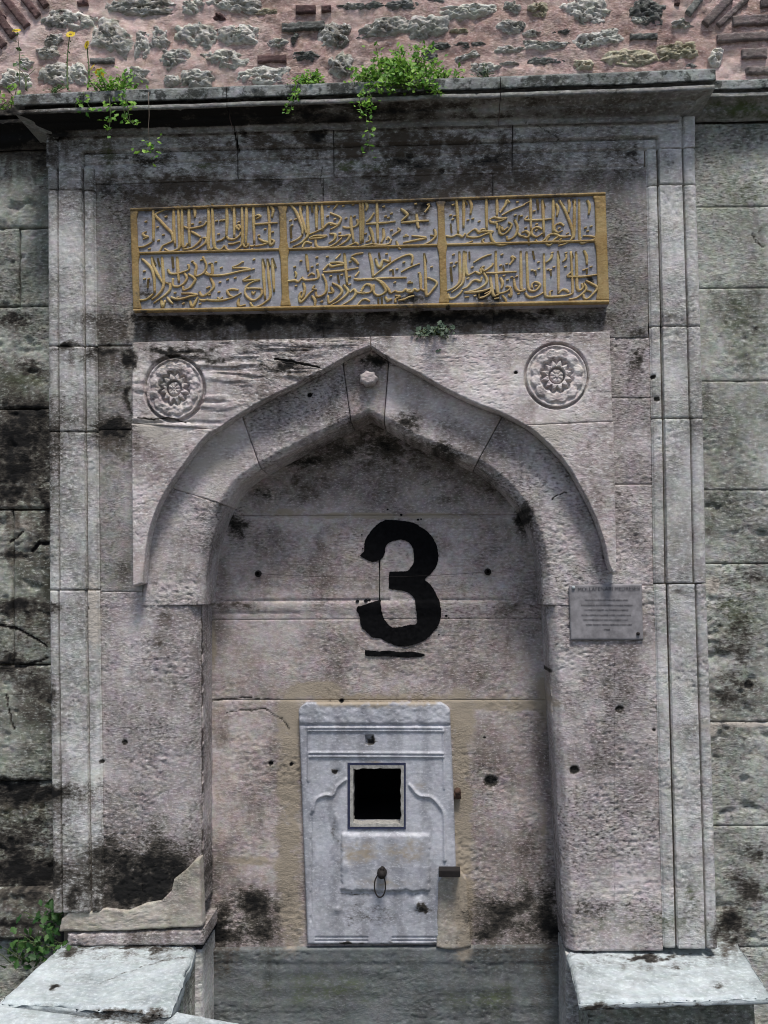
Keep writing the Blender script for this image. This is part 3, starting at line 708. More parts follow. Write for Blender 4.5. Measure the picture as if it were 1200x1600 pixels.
rosette(ROS[1][0], ROS[1][1] * .955, ROS[1][2] * .955, spr, 8, .6)

# piers below the impost
PL = lin([(930, 312), (1000, 308), (1300, 309), (1480, 313), (1640, 318)])
PR = lin([(930, 853), (1050, 866), (1300, 874), (1480, 884), (1640, 890)])
yy = np.linspace(946, 1400, 12)
block('pier_stone', [(Lin(925), 925), (222, 925), (222.5, 946), (311, 946)], [(Lin(1424), 1424), (222, 1424), (222.5, 1424), (PL(1424), 1424)], 0, YN + .03, MAT['lime'], F, amp=1.35, seed=100, back=6, edge=.005, knots=True, sides='RB', cham=[('R', .036, .044)])
block('pier_stone', [(855, 946), (960, 946), (960.5, 915), (Rin(915), 915)], [(PR(1487), 1487), (960, 1487), (960.5, 1487), (Rin(1487), 1487)], 0, YN + .03, MAT['lime'], F, amp=1.35, seed=103, back=6, edge=.005, knots=True, sides='LB', cham=[('L', .028, .034)])
# lower right foot of the frame, rough hewn
# repair mortar along the foot of the left pier
def footsurf(px, py, X, Z): return .006 * fbm(X * 14, Z * 20, 5, 3)
block('repair_mortar', [(96, 1436), (112, 1422), (135, 1427), (165, 1420), (200, 1424), (228, 1412), (252, 1408), (268, 1392), (272, 1374), (290, 1360), (304, 1345), (312, 1342)], [(92, 1456), (112, 1455), (135, 1456), (165, 1454), (200, 1454), (228, 1452), (252, 1452), (268, 1450), (272, 1450), (290, 1449), (304, 1449), (316, 1448)], -.014, .05, MAT['tan'], F, amp=.5, seed=110, knots=True, edge=.006, surf=footsurf, gap=0, clean=True)
block('plinth_stone', [(104, 1459), (210, 1456), (318, 1452)], [(104, 1480), (210, 1480), (318, 1478)], -.012, YN + .04, MAT['lime'], F, amp=2.2, seed=111, edge=.010, back=4)
block('plinth_stone', [(88, 1452), (316, 1449)], [(88, 1484), (316, 1484)], .018, YN, MAT['void'], F, amp=.6, seed=112, edge=.004)  # black block behind the plinth: shade of the gaps painted in

# niche back
def niche_surf(px, py, X, Z):
    yb = 938.5 - (px - 330) * .004
    t = (py - yb) / 30.0
    band = np.where((t > 0) & (t < 1), sstep(0, .14, t) * .010 * np.sin(np.clip(t, 0, 1) * math.pi * .55 + .9) * (t < .30) + sstep(0, .14, t) * .010 * (t >= .30) * (1 - sstep(.3, .95, t)), 0)
    groove = -.006 * np.exp(-((py - yb) / 1.5) ** 2) * ((px < 610) | (px > 690)) * ((px < 790)) - .003 * np.exp(-((py - yb - 20) / 2) ** 2) * (px < 470) 
    return band * .7 + groove
NB = {}
def nst(tl, tr, bl, br, seed, amp, name='niche_stone'):
    return block(name, [tl, tr], [bl, br], YN, .06, MAT['lime_warm'], F, amp=amp, seed=seed, edge=.0022, gap=.0003, surf=niche_surf)
nst((300, 628), (880, 628), (300, 806), (880, 804), 120, .55)
nst((300, 806), (880, 804), (300, 969), (880, 966), 120, .55)
nst((296, 969), (884, 966), (296, 1094), (884, 1094), 120, .9)
nst((296, 1094), (538, 1094), (296, 1500), (538, 1500), 120, 1.1)
nst((640, 1094), (890, 1094), (640, 1500), (890, 1500), 120, 1.1)
nst((538, 1094), (640, 1094), (538, 1186), (640, 1186), 120, .9)
nst((538, 1302), (640, 1302), (538, 1500), (640, 1500), 120, .9)
for q_ in ([(290, 600), (890, 600), (890, 1180), (290, 1180)], [(290, 1180), (536, 1180), (536, 1680), (290, 1680)], [(644, 1180), (890, 1180), (890, 1680), (644, 1680)]):
    plate('mortar_bed', q_, YN + .02, MAT['mortar'], F, .05)
# basin back slab
def wsurf(px, py, X, Z): return .0014 * np.sin(py / 5.2 + 3 * fbm(px / 160, py / 90, 4, 2)) * sstep(-.2, .4, fbm(px / 120, py / 40, 6, 2) + .2) - .004 * sstep(1500, 1508, py)
bk = block('basin_back_slab', [(312, 1483), (880, 1478)], [(312, 1720), (895, 1720)], YN - .022, .05, MAT['basin'], F, amp=.9, seed=130, edge=.006, surf=wsurf)
# side walls of the basin recess under the piers
zb_l = float(P(305, 1478, 0)[2]); zb_r = float(P(888, 1490, 0)[2])
for nm, x0, x1, seed in (('basin_side_stone', 200, 316, 140), ('basin_side_stone', 884, 1000, 141)):
    block(nm, [(x0, 1486), (x1, 1486)] if x0 < 500 else [(x0, 1491), (x1, 1491)], [(x0, 1760), (x1, 1760)], .004, YN, MAT['frame'], F, amp=1.0, seed=seed, back=5, edge=.008)
# basin floor
pw = P(316, 1486, 0); pe = P(884, 1486, 0)
box('basin_floor', pw[0] - .02, pe[0] + .02, -.30, YN, gz - .05, gz + .06, MAT['basin'], F)

# painted figure over the niche joints
def to_niche(pts):
    """photo points -> surface of the niche back, 1.5 mm proud"""
    pts = np.asarray(pts, float); W = P(pts[:, 0], pts[:, 1], YN)
    d = rough(W[:, 0], W[:, 2], 1.0, 120) * np.where(pts[:, 1] < 967.5, .55, .9) + niche_surf(pts[:, 0], pts[:, 1], W[:, 0], W[:, 2])
    W[:, 1] = YN - d - .0032
    return W
def painted(name, outline, label, jit=.7, close=True, o0=(540, 780), k=5.927):
    p = np.asarray(outline, float) / k + np.array(o0); p = smooth_poly(np.vstack([p, p[:1]]), 5)[:-1]
    L = polyres(np.vstack([p, p[:1]]), max(40, int(np.hypot(*np.diff(p, axis=0).T).sum() / 1.3)))[:-1]
    nrm = np.roll(L, -1, 0) - np.roll(L, 1, 0); nrm = np.stack([nrm[:, 1], -nrm[:, 0]], -1) / (np.hypot(*nrm.T)[:, None] + 1e-9)
    a = np.arange(len(L)); L = L + nrm * (jit * 1.6 * fbm(L[:, 0] / 5, L[:, 1] / 5, 3, 3) + jit * .5 * perlin(a * .61, a * 0, 9))[:, None]
    xs = np.arange(L[:, 0].min(), L[:, 0].max(), 2.1); ys = np.arange(L[:, 1].min(), L[:, 1].max(), 2.1)
    gx_, gy_ = np.meshgrid(xs, ys); G = np.stack([gx_.ravel(), gy_.ravel()], -1) + rng.uniform(-.3, .3, (gx_.size, 2))
    n = len(L); ins = np.zeros(len(G), bool); j = n - 1
    for i in range(n):
        xi, yi = L[i]; xj, yj = L[j]
        c = ((yi > G[:, 1]) != (yj > G[:, 1])) & (G[:, 0] < (xj - xi) * (G[:, 1] - yi) / (yj - yi + 1e-12) + xi); ins ^= c; j = i
    d = np.min(np.hypot(G[:, None, 0] - L[None, ::2, 0], G[:, None, 1] - L[None, ::2, 1]), 1)
    G = G[ins & (d > 1.0)]
    pts = [Vector(v) for v in np.vstack([L, G])]
    vv, ee, ff, *_ = delaunay_2d_cdt(pts, [], [list(range(n))], 1, 1e-6)
    A = np.array([[v.x, v.y] for v in vv]); W = to_niche(A)
    T = [f if True else 0 for f in ff if len(f) == 3]
    o = mesh_obj(name, W, np.zeros((0, 4)), MAT['black'], F, True, T)
    if label: o['label'] = label
    return o
THREE = [(130, 520), (170, 480), (175, 400), (210, 330), (270, 255), (340, 205), (400, 190), (520, 200), (620, 215), (700, 260), (770, 310), (820, 380), (850, 460), (858, 560), (830, 640), (780, 700), (735, 742), (780, 785), (830, 860), (870, 950), (885, 1060), (870, 1140), (820, 1220), (740, 1300), (640, 1345), (560, 1362), (470, 1358), (380, 1320), (320, 1290), (240, 1275), (190, 1220), (150, 1190), (130, 1090), (105, 1030), (110, 1000), (150, 985), (240, 955), (310, 935), (325, 940), (330, 1000), (350, 1090), (390, 1150), (430, 1185), (520, 1180), (590, 1160), (660, 1145), (650, 1000), (640, 930), (600, 880), (540, 850), (450, 838), (402, 826), (400, 800), (403, 700), (408, 674), (440, 670), (560, 665), (610, 625), (632, 560), (620, 450), (580, 400), (530, 378), (470, 380), (410, 400), (370, 440), (365, 490), (340, 545), (310, 565), (240, 580), (170, 550)]
painted('painted_number', THREE, 'large black stencilled 3 painted on the niche wall')
painted('painted_bar', [(180, 1395), (240, 1400), (300, 1408), (400, 1400), (500, 1415), (600, 1410), (680, 1422), (712, 1430), (735, 1445), (690, 1460), (560, 1465), (400, 1455), (250, 1455), (185, 1446)], 'short black bar painted under the figure', .5)
painted('paint_drip', [(306, 560), (322, 560), (319, 700), (319, 940), (311, 940), (312, 700)], None, .12)
sp = [(340, 1200, 5), (110, 945, 13), (190, 940, 14), (220, 935, 10), (150, 330, 6), (160, 460, 6), (840, 1190, 9), (865, 1255, 7), (930, 1080, 10), (955, 1100, 7), (390, 95, 8), (670, 190, 9), (700, 185, 6), (725, 1443, 8), (515, 145, 9)]
for x, y, r in sp:
    a = np.linspace(0, 2 * math.pi, 9, endpoint=False); painted('paint_speck', np.stack([x + r * 1.4 * np.cos(a), y + r * np.sin(a)], -1), None, .3)

# ------------------------------------------------------------------ cornices
def cornice(name, parent, pr, xl, xr, x0m, x1m, splits, seed, ret=(True, True), yback=.14):
    """pr: list of (Y, py at xl, py at xr, material); runs between the two photo columns and is mitred at the ends"""
    Yv = np.array([p[0] for p in pr]); zl = np.array([P(xl, p[1], p[0])[2] for p in pr]); zr = np.array([P(xr, p[2], p[0])[2] for p in pr])
    ymin = Yv.min(); XL = P(xl, pr[0][1], ymin)[0]; XR = P(xr, pr[0][2], ymin)[0]
    offs = np.where(Yv > 9, 0, Yv - ymin)
    # dense profile
    n = [0]; prof = []
    for i in range(len(pr) - 1):
        L = math.hypot(Yv[i + 1] - Yv[i], zl[i + 1] - zl[i]); m = max(1, int(L / .0045))
        for j in range(m):
            t = j / m; tt = t
            prof.append((i, tt))
    prof.append((len(pr) - 2, 1.0))
    def curve(i, t):
        # cyma between the marked pair
        if pr[i][3] == 'cyma':
            y = Yv[i] + (Yv[i + 1] - Yv[i]) * (t + .16 * math.sin(2 * math.pi * t)); return y, t
        return Yv[i] + (Yv[i + 1] - Yv[i]) * t, t
    pts = []
    for i, t in prof:
        y, tz = curve(i, t); pts.append((y, zl[i] + (zl[i + 1] - zl[i]) * tz, zr[i] + (zr[i + 1] - zr[i]) * tz))
    pts = np.array(pts); nv = len(pts) - 1
    mitL = XL + (pts[:, 0] - ymin if ret[0] else 0 * pts[:, 0]); mitR = XR - (pts[:, 0] - ymin if ret[1] else 0 * pts[:, 0])
    cuts = [0] + splits + [1]; mi = [i for i, _ in prof]
    tm = np.array(mi) == 0; mitL[tm] = XL; mitR[tm] = XR
    for c, (a, b) in enumerate(zip(cuts[:-1], cuts[1:])):
        A = mitL + (mitR - mitL) * a; Bx = mitL + (mitR - mitL) * b
        if a > 0: A = np.full_like(A, (XL + (XR - XL) * a) + .0012)
        if b < 1: Bx = np.full_like(Bx, (XL + (XR - XL) * b) - .0012)
        nu = max(4, int((Bx.max() - A.min()) / .0055)); t = np.linspace(0, 1, nu + 1)[None]
        X = A[:, None] * (1 - t) + Bx[:, None] * t; f = (X - XL) / (XR - XL)
        Yg = np.repeat(pts[:, :1], nu + 1, 1); Zg = pts[:, 1:2] * (1 - f) + pts[:, 2:3] * f
        s_ = np.r_[0, np.cumsum(np.hypot(np.diff(pts[:, 0]), np.diff(pts[:, 1])))][:, None] + 0 * X
        d = .0022 * fbm(X * 16, s_ * 30, seed, 4) - .005 * sstep(.25, .6, fbm(X * 24, s_ * 24, seed + 5, 3)) * 1.0
        Yg = Yg - d; Zg = Zg + .35 * d + .003 * fbm(X * 3, 0 * X, seed + 9, 2)
        V = np.stack([X, Yg, Zg], -1); 
        o = mesh_obj(name, V.reshape(-1, 3), gridquads(nv, nu)[:, ::-1], None, parent)
        for mname in ('fascia', 'cornice'): o.data.materials.append(MAT[mname])
        fm = np.array([0 if pr[k][3] in ('top', 'fas') else 1 for k in mi[:-1]]); o.data.polygons.foreach_set('material_index', np.repeat(fm, nu).astype(np.int32))
        px, py = topx(V[..., 0].ravel(), V[..., 1].ravel(), V[..., 2].ravel()); mk = masks(px, py)
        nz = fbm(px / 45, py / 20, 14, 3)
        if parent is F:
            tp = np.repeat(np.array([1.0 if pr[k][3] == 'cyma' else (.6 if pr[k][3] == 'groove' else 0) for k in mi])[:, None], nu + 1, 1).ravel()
            crust_shade = tp * np.clip(1.6 - px / 520 + .9 * nz, 0, 1) * 1.1  # real crust plus shade painted under the mouldings, denser to the left
            mk['stain_shade'] = np.maximum(mk['stain_shade'], crust_shade); mk['brown'] = np.maximum(mk['brown'], .6 * tp * np.clip(.7 + nz, 0, 1))
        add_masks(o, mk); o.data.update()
        for side in (0, 1):
            if (side == 0 and a == 0 and ret[0]) or (side == 1 and b == 1 and ret[1]):
                col = V[:, 0 if side == 0 else -1]; m = 14
                tt = np.linspace(0, 1, m + 1)[None, :, None]; end = col.copy(); end[:, 1] = yback
                R_ = col[:, None] * (1 - tt) + end[:, None] * tt
                q = gridquads(nv, m); rr = mesh_obj('cornice_return', R_.reshape(-1, 3), q if side == 0 else q[:, ::-1], MAT['cornice'], o)
CP = [(.14, 147, 107, 'top'), (-.13, 148, 108, 'fas'), (-.130, 165, 126, 'fas'), (-.104, 167, 128, 'groove'), (-.104, 171, 132, 'groove'), (-.126, 172, 133, 'fillet'), (-.126, 178, 140, 'fillet'), (-.116, 180, 142, 'cyma'), (-.040, 207, 176, 'fillet'), (-.036, 208, 177, 'fillet'), (-.034, 216, 187, 'fillet'), (.01, 216, 187, 'fillet')]
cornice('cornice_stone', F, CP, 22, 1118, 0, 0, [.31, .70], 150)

# ------------------------------------------------------------------ flanking walls and the rubble wall above
WL = empty('ashlar_wall', 'blackened block wall left of the fountain, with its own cornice', 'wall')
WR = empty('ashlar_wall', 'greenish grey block wall right of the fountain, with its own cornice', 'wall')
def wsurf2(px, py, X, Z): return .007 * fbm(X * 9, Z * 12, 55, 4) - .012 * sstep(.18, .6, fbm(X * 11, Z * 16, 58, 3))
rowsL = [(234, 357, -60), (357, 480, 30), (480, 640, -40), (640, 797, -90), (797, 1040, 20), (1040, 1222, -70), (1222, 1392, -50), (1392, 1470, 10), (1470, 1640, -60)]
for i, (a, b, xj) in enumerate(rowsL):
    yo = {7: -.035, 6: .012}.get(i, 0)
    if xj > 0 and i not in (7,):
        segs = [(-160, xj), (xj, 100)]
    else: segs = [(-160, 100)]
    for j, (x0, x1) in enumerate(segs):
        block('wall_stone', [(x0, a), (x1, a - 2)], [(x0, b), (x1, b - 1)], YB + yo, .12, MAT['wall'], WL, amp=1.3, seed=200 + i * 3 + j, edge=.009, gap=.003, surf=wsurf2, step=.0055)
    block('wall_stone', [(-620, a + 14), (-160, a)], [(-620, b + (14 if b < 900 else -8)), (-160, b)], YB + yo, .12, MAT['wall'], WL, amp=1.3, seed=240 + i, edge=.012, gap=.003, surf=wsurf2, step=.013)
rowsR = [(193, 324, 0), (324, 451, 0), (451, 596, 0), (596, 766, 0), (766, 881, 0), (881, 1128, 0), (1128, 1290, 0), (1290, 1480, 0), (1480, 1680, 0)]
for i, (a, b, _) in enumerate(rowsR):
    s = (900 - a) / 900 * 3; s2 = (900 - b) / 900 * 3
    block('wall_stone', [(1070, a), (1330, a - s)], [(1070, b), (1330, b - s2)], YB, .12, MAT['wall_right'], WR, amp=1.2, seed=300 + i, edge=.0032, gap=.001, surf=(None if i < 4 else wsurf2), step=.0055)
    block('wall_stone', [(1330, a - s), (1780, a - 5 * s)], [(1330, b - s2), (1780, b - 5 * s2)], YB, .12, MAT['wall_right'], WR, amp=1.2, seed=330 + i, edge=.008, gap=.002, surf=wsurf2, step=.013)
plate('mortar_bed', [(-620, 150), (120, 150), (120, 1760), (-620, 1760)], YB + .040, MAT['mortar'], WL, .06)
plate('mortar_bed', [(1060, 120), (1790, 90), (1790, 1760), (1060, 1760)], YB + .034, MAT['mortar'], WR, .06)
yl = YB
def wcorn(base, l, r):
    return [(base + .03, l[0] - .5, r[0] - .5, 'top'), (base - .085, l[0], r[0], 'fas'), (base - .085, l[1], r[1], 'fas'), (base - .066, l[1] + 1, r[1] + 1, 'groove'), (base - .066, l[1] + 5, r[1] + 5, 'groove'), (base - .080, l[1] + 6, r[1] + 6, 'fillet'), (base - .080, l[1] + 12, r[1] + 12, 'fillet'), (base - .072, l[1] + 13, r[1] + 13, 'cyma'), (base - .012, l[2], r[2], 'fillet'), (base - .010, l[2] + 3, r[2] + 3, 'fillet'), (base + .02, l[2] + 4, r[2] + 4, 'fillet')]
cornice('wall_cornice', WR, wcorn(YB, (127, 141, 188), (112, 126, 176)), 1040, 1790, 0, 0, [.42], 160, ret=(False, False))
cornice('wall_cornice', WL, wcorn(YB, (182, 196, 246), (165, 179, 230)), -620, 110, 0, 0, [.5], 161, ret=(False, False))

RW = empty('rubble_wall', 'rubble stone wall of pink mortar above the cornice', 'wall')
YR = YB + .01
def pinksurf(px, py, X, Z):
    return .012 * fbm(X * 7, Z * 11, 91, 3) + .006 * fbm(X * 30, Z * 34, 92, 3) + .0022 * np.abs(perlin(X * 120, Z * 30, 95))
block('mortar_face', [(-620, -420), (1790, -460)], [(-620, 200), (1790, 150)], YR, .15, MAT['pink'], RW, amp=1.4, seed=400, edge=.01, gap=0, surf=pinksurf, step=.0085)
ST = [(112, 32, 76, 27, 5, 'g'), (175, 60, 64, 46, 24, 'g'), (222, 72, 24, 42, 0, 'g'), (250, 62, 30, 30, 0, 'g'), (222, 10, 102, 26, 2, 'g'), (306, 55, 58, 34, 8, 'g'), (84, 63, 28, 16, -8, 'g'), (75, 84, 32, 18, 0, 'g'), (90, 118, 50, 34, 4, 'g'), (122, 118, 28, 36, 0, 'g'), (216, 117, 44, 20, 10, 'g'), (275, 92, 58, 25, -10, 'g'), (25, 125, 52, 26, 10, 'g'), (38, 100, 30, 16, 0, 'g'),
      (302, 10, 34, 22, 0, 'g'), (368, 6, 82, 22, 3, 'g'), (420, 20, 36, 8, 0, 'c'), (375, 55, 68, 26, 4, 'g'), (520, 57, 46, 36, -8, 'g'), (434, 69, 29, 13, 0, 'g'), (459, 63, 6, 18, 20, 'd'), (353, 94, 72, 27, 8, 'g'), (482, 89, 42, 13, 0, 'd'), (532, 104, 36, 32, 0, 'g'), (307, 124, 48, 27, 4, 'g'), (271, 128, 26, 17, 0, 'g'), (412, 121, 86, 26, -2, 'g'), (342, 27, 17, 8, 0, 'r'), (547, 11, 26, 12, 0, 'g'),
      (567, 11, 62, 11, -4, 'd'), (627, 9, 52, 12, -3, 'd'), (685, 3, 32, 8, 0, 'd'), (600, 44, 84, 28, -8, 'g'), (665, 43, 66, 32, -10, 'g'), (730, 19, 88, 20, -7, 'g'), (720, 49, 26, 6, 0, 'c'), (797, 44, 46, 22, 8, 'g'), (686, 72, 28, 9, 0, 'd'), (732, 71, 42, 8, 0, 'd'), (725, 91, 46, 9, -22, 'g'), (670, 88, 24, 14, 14, 'd'), (795, 79, 38, 10, 0, 'g'), (796, 100, 26, 6, 0, 'g'), (757, 106, 42, 12, 0, 'g'), (538, 47, 16, 15, 0, 'g'),
      (841, 15, 34, 21, 10, 'c'), (916, 17, 74, 38, 6, 'g'), (831, 53, 24, 13, 0, 'g'), (808, 43, 20, 12, 10, 'd'), (856, 73, 66, 14, 2, 'g'), (934, 62, 70, 23, -8, 'g'), (855, 97, 46, 11, 2, 'd'), (913, 101, 26, 14, 0, 'c'), (985, 92, 80, 22, -2, 'c'), (1060, 82, 62, 30, -12, 'c'), (1015, 20, 50, 36, 12, 'd'), (1000, 33, 26, 10, 0, 'g'), (1066, 39, 30, 15, 8, 'g'), (1119, 90, 18, 24, 10, 'g'), (876, 51, 28, 6, -3, 'd'), (1076, 105, 18, 7, -10, 'd'), (800, 12, 26, 14, 20, 'g')]
def stone(cx, cy, w_, h_, rot, kind, seed):
    r0 = random.Random(seed); nr, ns = 15, 48
    th = np.linspace(0, 2 * math.pi, ns, endpoint=False)
    c4 = np.abs(np.cos(th)) ** 2.6 + np.abs(np.sin(th)) ** 2.6
    kk = r0.randint(6, 9); va = np.sort((np.arange(kk) + np.array([r0.uniform(-.32, .32) for _ in range(kk)])) / kk * 2 * math.pi)
    vr = np.array([r0.uniform(.82, 1.12) for _ in range(kk)]) * (np.abs(np.cos(va)) ** 4 + np.abs(np.sin(va)) ** 4) ** (-1 / 4)
    vx, vy = vr * np.cos(va), vr * np.sin(va); Rp = np.zeros(ns)
    for i_ in range(ns):
        best = 9.0
        for j_ in range(kk):
            ax, ay, bx, by = vx[j_], vy[j_], vx[(j_ + 1) % kk], vy[(j_ + 1) % kk]; ex, ey = bx - ax, by - ay; dx, dy = math.cos(th[i_]), math.sin(th[i_])
            den = dx * ey - dy * ex
            if abs(den) < 1e-6: continue
            tt_ = (ax * ey - ay * ex) / den; uu = (ax * dy - ay * dx) / den
            if tt_ > 0 and -1e-6 <= uu <= 1 + 1e-6: best = min(best, tt_)
        Rp[i_] = min(best, 1.5)
    R = Rp * (1 + .26 * fbm(np.cos(th) * 2.6 + seed * 3.1, np.sin(th) * 1.9, seed, 4, .62))
    r = np.linspace(0, 1.22, nr + 1)[:, None]
    x = r * R * np.cos(th) * w_ / 2 * 1.04; y = r * R * np.sin(th) * h_ / 2 * 1.08
    a = math.radians(rot); px = cx + x * math.cos(a) - y * math.sin(a); py = cy + x * math.sin(a) + y * math.cos(a)
    jx, jy = r * 3.2 * fbm(px / 11, py / 9, seed + 3, 2), r * 3.0 * fbm(px / 10, py / 9, seed + 6, 2); px = px + jx; py = py + jy
    W = P(px, py, YR); H = {'g': .022, 'c': .020, 'd': .015, 'r': .012}[kind] * (.7 + .6 * r0.random()) * min(1, h_ / 22 + .25)
    X, Z = W[..., 0], W[..., 2]
    rg_ = 1 - 2 * np.abs(fbm(X * 30, Z * 44, seed, 4, .6)); sm = min(1, h_ / 18)
    h = H * .46 * (1 - (r / 1.02) ** 4) + 0 * X
    h += (.011 * fbm(X * 24, Z * 34, seed, 4, .65) + .009 * (rg_ - .5)) * sm + .006 * (Z - W[0, 0, 2]) / max(.01, h_ * SC)
    h -= .016 * sstep(.1, .45, fbm(X * 45, Z * 60, seed + 40, 3)) * sm
    h[-1] = -.03; h = np.maximum(h, -.03)
    Yv = YR - .002 - h
    V = np.stack([X, Yv, Z], -1).reshape(-1, 3); i = np.arange(ns)
    Q = np.vstack([np.stack([k * ns + i, k * ns + np.roll(i, -1), (k + 1) * ns + np.roll(i, -1), (k + 1) * ns + i], -1) for k in range(nr)])
    mat = {'g': 'rubble', 'c': 'rubble_cream', 'd': 'rubble_dark', 'r': 'brick'}[kind]
    mesh_obj('rubble_stone', V, Q[:, ::-1], MAT[mat], RW)
for i, s_ in enumerate(ST): stone(*s_, 500 + i)
ro = random.Random(5)
for row, yc_ in enumerate(range(-380, 130, 40)):
    x_ = -600 + ro.uniform(0, 40)
    while x_ < 1770:
        w_ = ro.uniform(40, 90); h_ = ro.uniform(14, 30)
        if (yc_ < -30 or x_ + w_ < -30 or x_ > 1230) and ro.random() < .8 and yc_ < 140 - .028 * x_: stone(x_ + w_ / 2, yc_ + ro.uniform(-5, 5) - .02 * (x_ - 600), w_, h_, ro.uniform(-8, 8), ro.choice('ggggdc'), 900 + row * 60 + int(x_ / 40))
        x_ += w_ + ro.uniform(14, 50)
# bricks: flat courses and the two relieving arches at the corners
BR = [((5, -6), (41, 39), 12, 'r'), ((35, -6), (58, 23), 11, 'r'), ((-12, 12), (20, 56), 12, 'r'), ((-16, 50), (6, 71), 13, 'r'), ((60, -8), (71, 8), 11, 'r'), ((-20, -4), (6, 26), 5, 'r'),
      ((140, 94), (178, 93), 8, 'd'), ((440, 41), (507, 37), 12, 'd'), ((462, 14), (493, 13), 12, 'r'), ((502, 12), (517, 11), 9, 'r'), ((402, 91), (447, 90), 11, 'r'), ((985, 56), (1028, 55), 9, 'd'),
      ((1095, -5), (1076, 20), 11, 'd'), ((1142, -6), (1102, 36), 13, 'q'), ((1168, -4), (1123, 38), 9, 'q'), ((1055, 1), (1063, 2), 8, 'r'), ((1146, 31), (1206, 28), 15, 'q'), ((1122, 58), (1212, 54), 13, 'q'), ((1160, 83), (1199, 81), 15, 'q'), ((1167, 109), (1212, 108), 11, 'q'), ((1190, 4), (1216, 2), 12, 'q'), ((120, 4), (136, 1), 8, 'r')]
for i, (a, b, wd, kind) in enumerate(BR):
    a = np.array(a, float); b = np.array(b, float); d = b - a; L = np.hypot(*d); d /= L; n_ = np.array([-d[1], d[0]]) * wd / 2
    m = max(6, int(L / 3)); t = np.linspace(0, 1, m + 1)[:, None]
    w1 = 1.2 * fbm(np.arange(m + 1) * .5, np.zeros(m + 1), i, 2)[:, None]; w2 = 1.2 * fbm(np.arange(m + 1) * .5, np.ones(m + 1) * 7, i, 2)[:, None]
    A = a + (b - a) * t - n_ * (1 + w1 * .3); B_ = a + (b - a) * t + n_ * (1 + w2 * .3)
    block('brick', A, B_, YR - .011 - .004 * random.random(), .03, MAT[{'r': 'brick', 'd': 'rubble_dark', 'q': 'brick_grey'}[kind]], RW, amp=1.3, seed=600 + i, edge=.004, gap=0, step=.004)

# ------------------------------------------------------------------ inscription panel
IP = empty('inscription_panel', 'long grey marble panel of gilded calligraphy in six compartments above the arch', 'inscription')
YI = -.052
for a in [(660, 325, 14, 12, .9), (640, 338, 8, 10, .8), (645, 470, 22, 8, .9), (762, 465, 14, 8, .9), (225, 455, 14, 10, .7), (925, 440, 6, 6, .7), (270, 470, 30, 8, .4), (500, 470, 40, 6, .3)]: blob('stain_shade', *a)
TL, TR, BRc, BLc = (203, 325), (946, 300), (952, 474), (208, 488)
def pmap(u, v):
    u = np.asarray(u, float); v = np.asarray(v, float)
    x = (TL[0] * (1 - u) + TR[0] * u) * (1 - v) + (BLc[0] * (1 - u) + BRc[0] * u) * v
    y = (TL[1] * (1 - u) + TR[1] * u) * (1 - v) + (BLc[1] * (1 - u) + BRc[1] * u) * v
    return x, y
block('marble_slab', [TL, TR], [BLc, BRc], YI + .006, .10, MAT['panel'], IP, amp=.35, seed=700, edge=.003, gap=0)
def bar(pts_top, pts_bot, h=.009, name='frame_bar'):
    def pr_(u, v, px, py): return .003 * np.sqrt(np.clip(1 - (2 * v - 1) ** 2, 0, 1))
    block(name, pts_top, pts_bot, YI + .006 - h * .7, h + .004, MAT['gold'], IP, amp=.4, seed=710, edge=.002, gap=0, step=.004, prof=pr_)
def uvline(u0, v0, u1, v1, n=24):
    t = np.linspace(0, 1, n); x, y = pmap(u0 + (u1 - u0) * t, v0 + (v1 - v0) * t); return np.stack([x, y], -1)
bar(uvline(0, 0, 1, 0), uvline(0, .027, 1, .027), .009)
bar(uvline(0, .968, 1, .968), uvline(0, 1, 1, 1), .0088)
def vbar(u0, u1, name='frame_bar'):
    # flares where it meets the rails, as in the photo
    v = np.linspace(.025, .970, 46); fl = .0035 * (np.exp(-((v - .44) / .055) ** 2) + np.exp(-((v - .034) / .03) ** 2) + np.exp(-((v - .957) / .05) ** 2))
    x0, y0 = pmap(u0 - fl * (u0 > .01), v); x1, y1 = pmap(u1 + fl * (u1 < .99), v)
    block(name, np.stack([x0, y0], -1)[::-1], np.stack([x1, y1], -1)[::-1], YI - .0002, .012, MAT['gold'], IP, amp=.4, seed=715, edge=.002, gap=0, step=.004)
vbar(0.0, .0135); vbar(.313, .3275); vbar(.646, .6605); vbar(.977, 1.0)
for a, b in ((.0165, .310), (.3305, .643), (.6635, .974)):
    bar(uvline(a, .422, b, .422, 10), uvline(a, .446, b, .446, 10), .0075)
CAL = {}
CAL[(200, 310)] = ([[(365, 140), (370, 400), (368, 620)], [(350, 630), (290, 670), (220, 700), (150, 710)], [(600, 130), (500, 180), (400, 240), (470, 330), (560, 430), (630, 500), (650, 570), (640, 620), (560, 660), (500, 690), (460, 760), (430, 790)], [(660, 120), (660, 400), (680, 690)], [(725, 110), (735, 400), (745, 690), (680, 750), (600, 770), (530, 730)], [(780, 110), (780, 400), (790, 680), (830, 700), (860, 650)], [(880, 100), (880, 400), (890, 690)], [(940, 110), (965, 180), (965, 280)], [(810, 410), (880, 440), (980, 425), (1090, 395), (1135, 340)], [(910, 480), (980, 520), (1050, 560)], [(1060, 570), (1030, 630), (950, 700), (870, 730), (790, 740)], [(1080, 570), (1135, 580), (1110, 650), (1020, 720), (930, 760), (860, 770)], [(1160, 100), (1165, 400), (1150, 640), (1190, 750)], [(270, 480), (220, 510), (240, 545), (290, 560), (220, 590)]],
  [(440, 610), (310, 730), (510, 530), (260, 340), (550, 270), (1040, 350), (930, 375), (430, 420)])
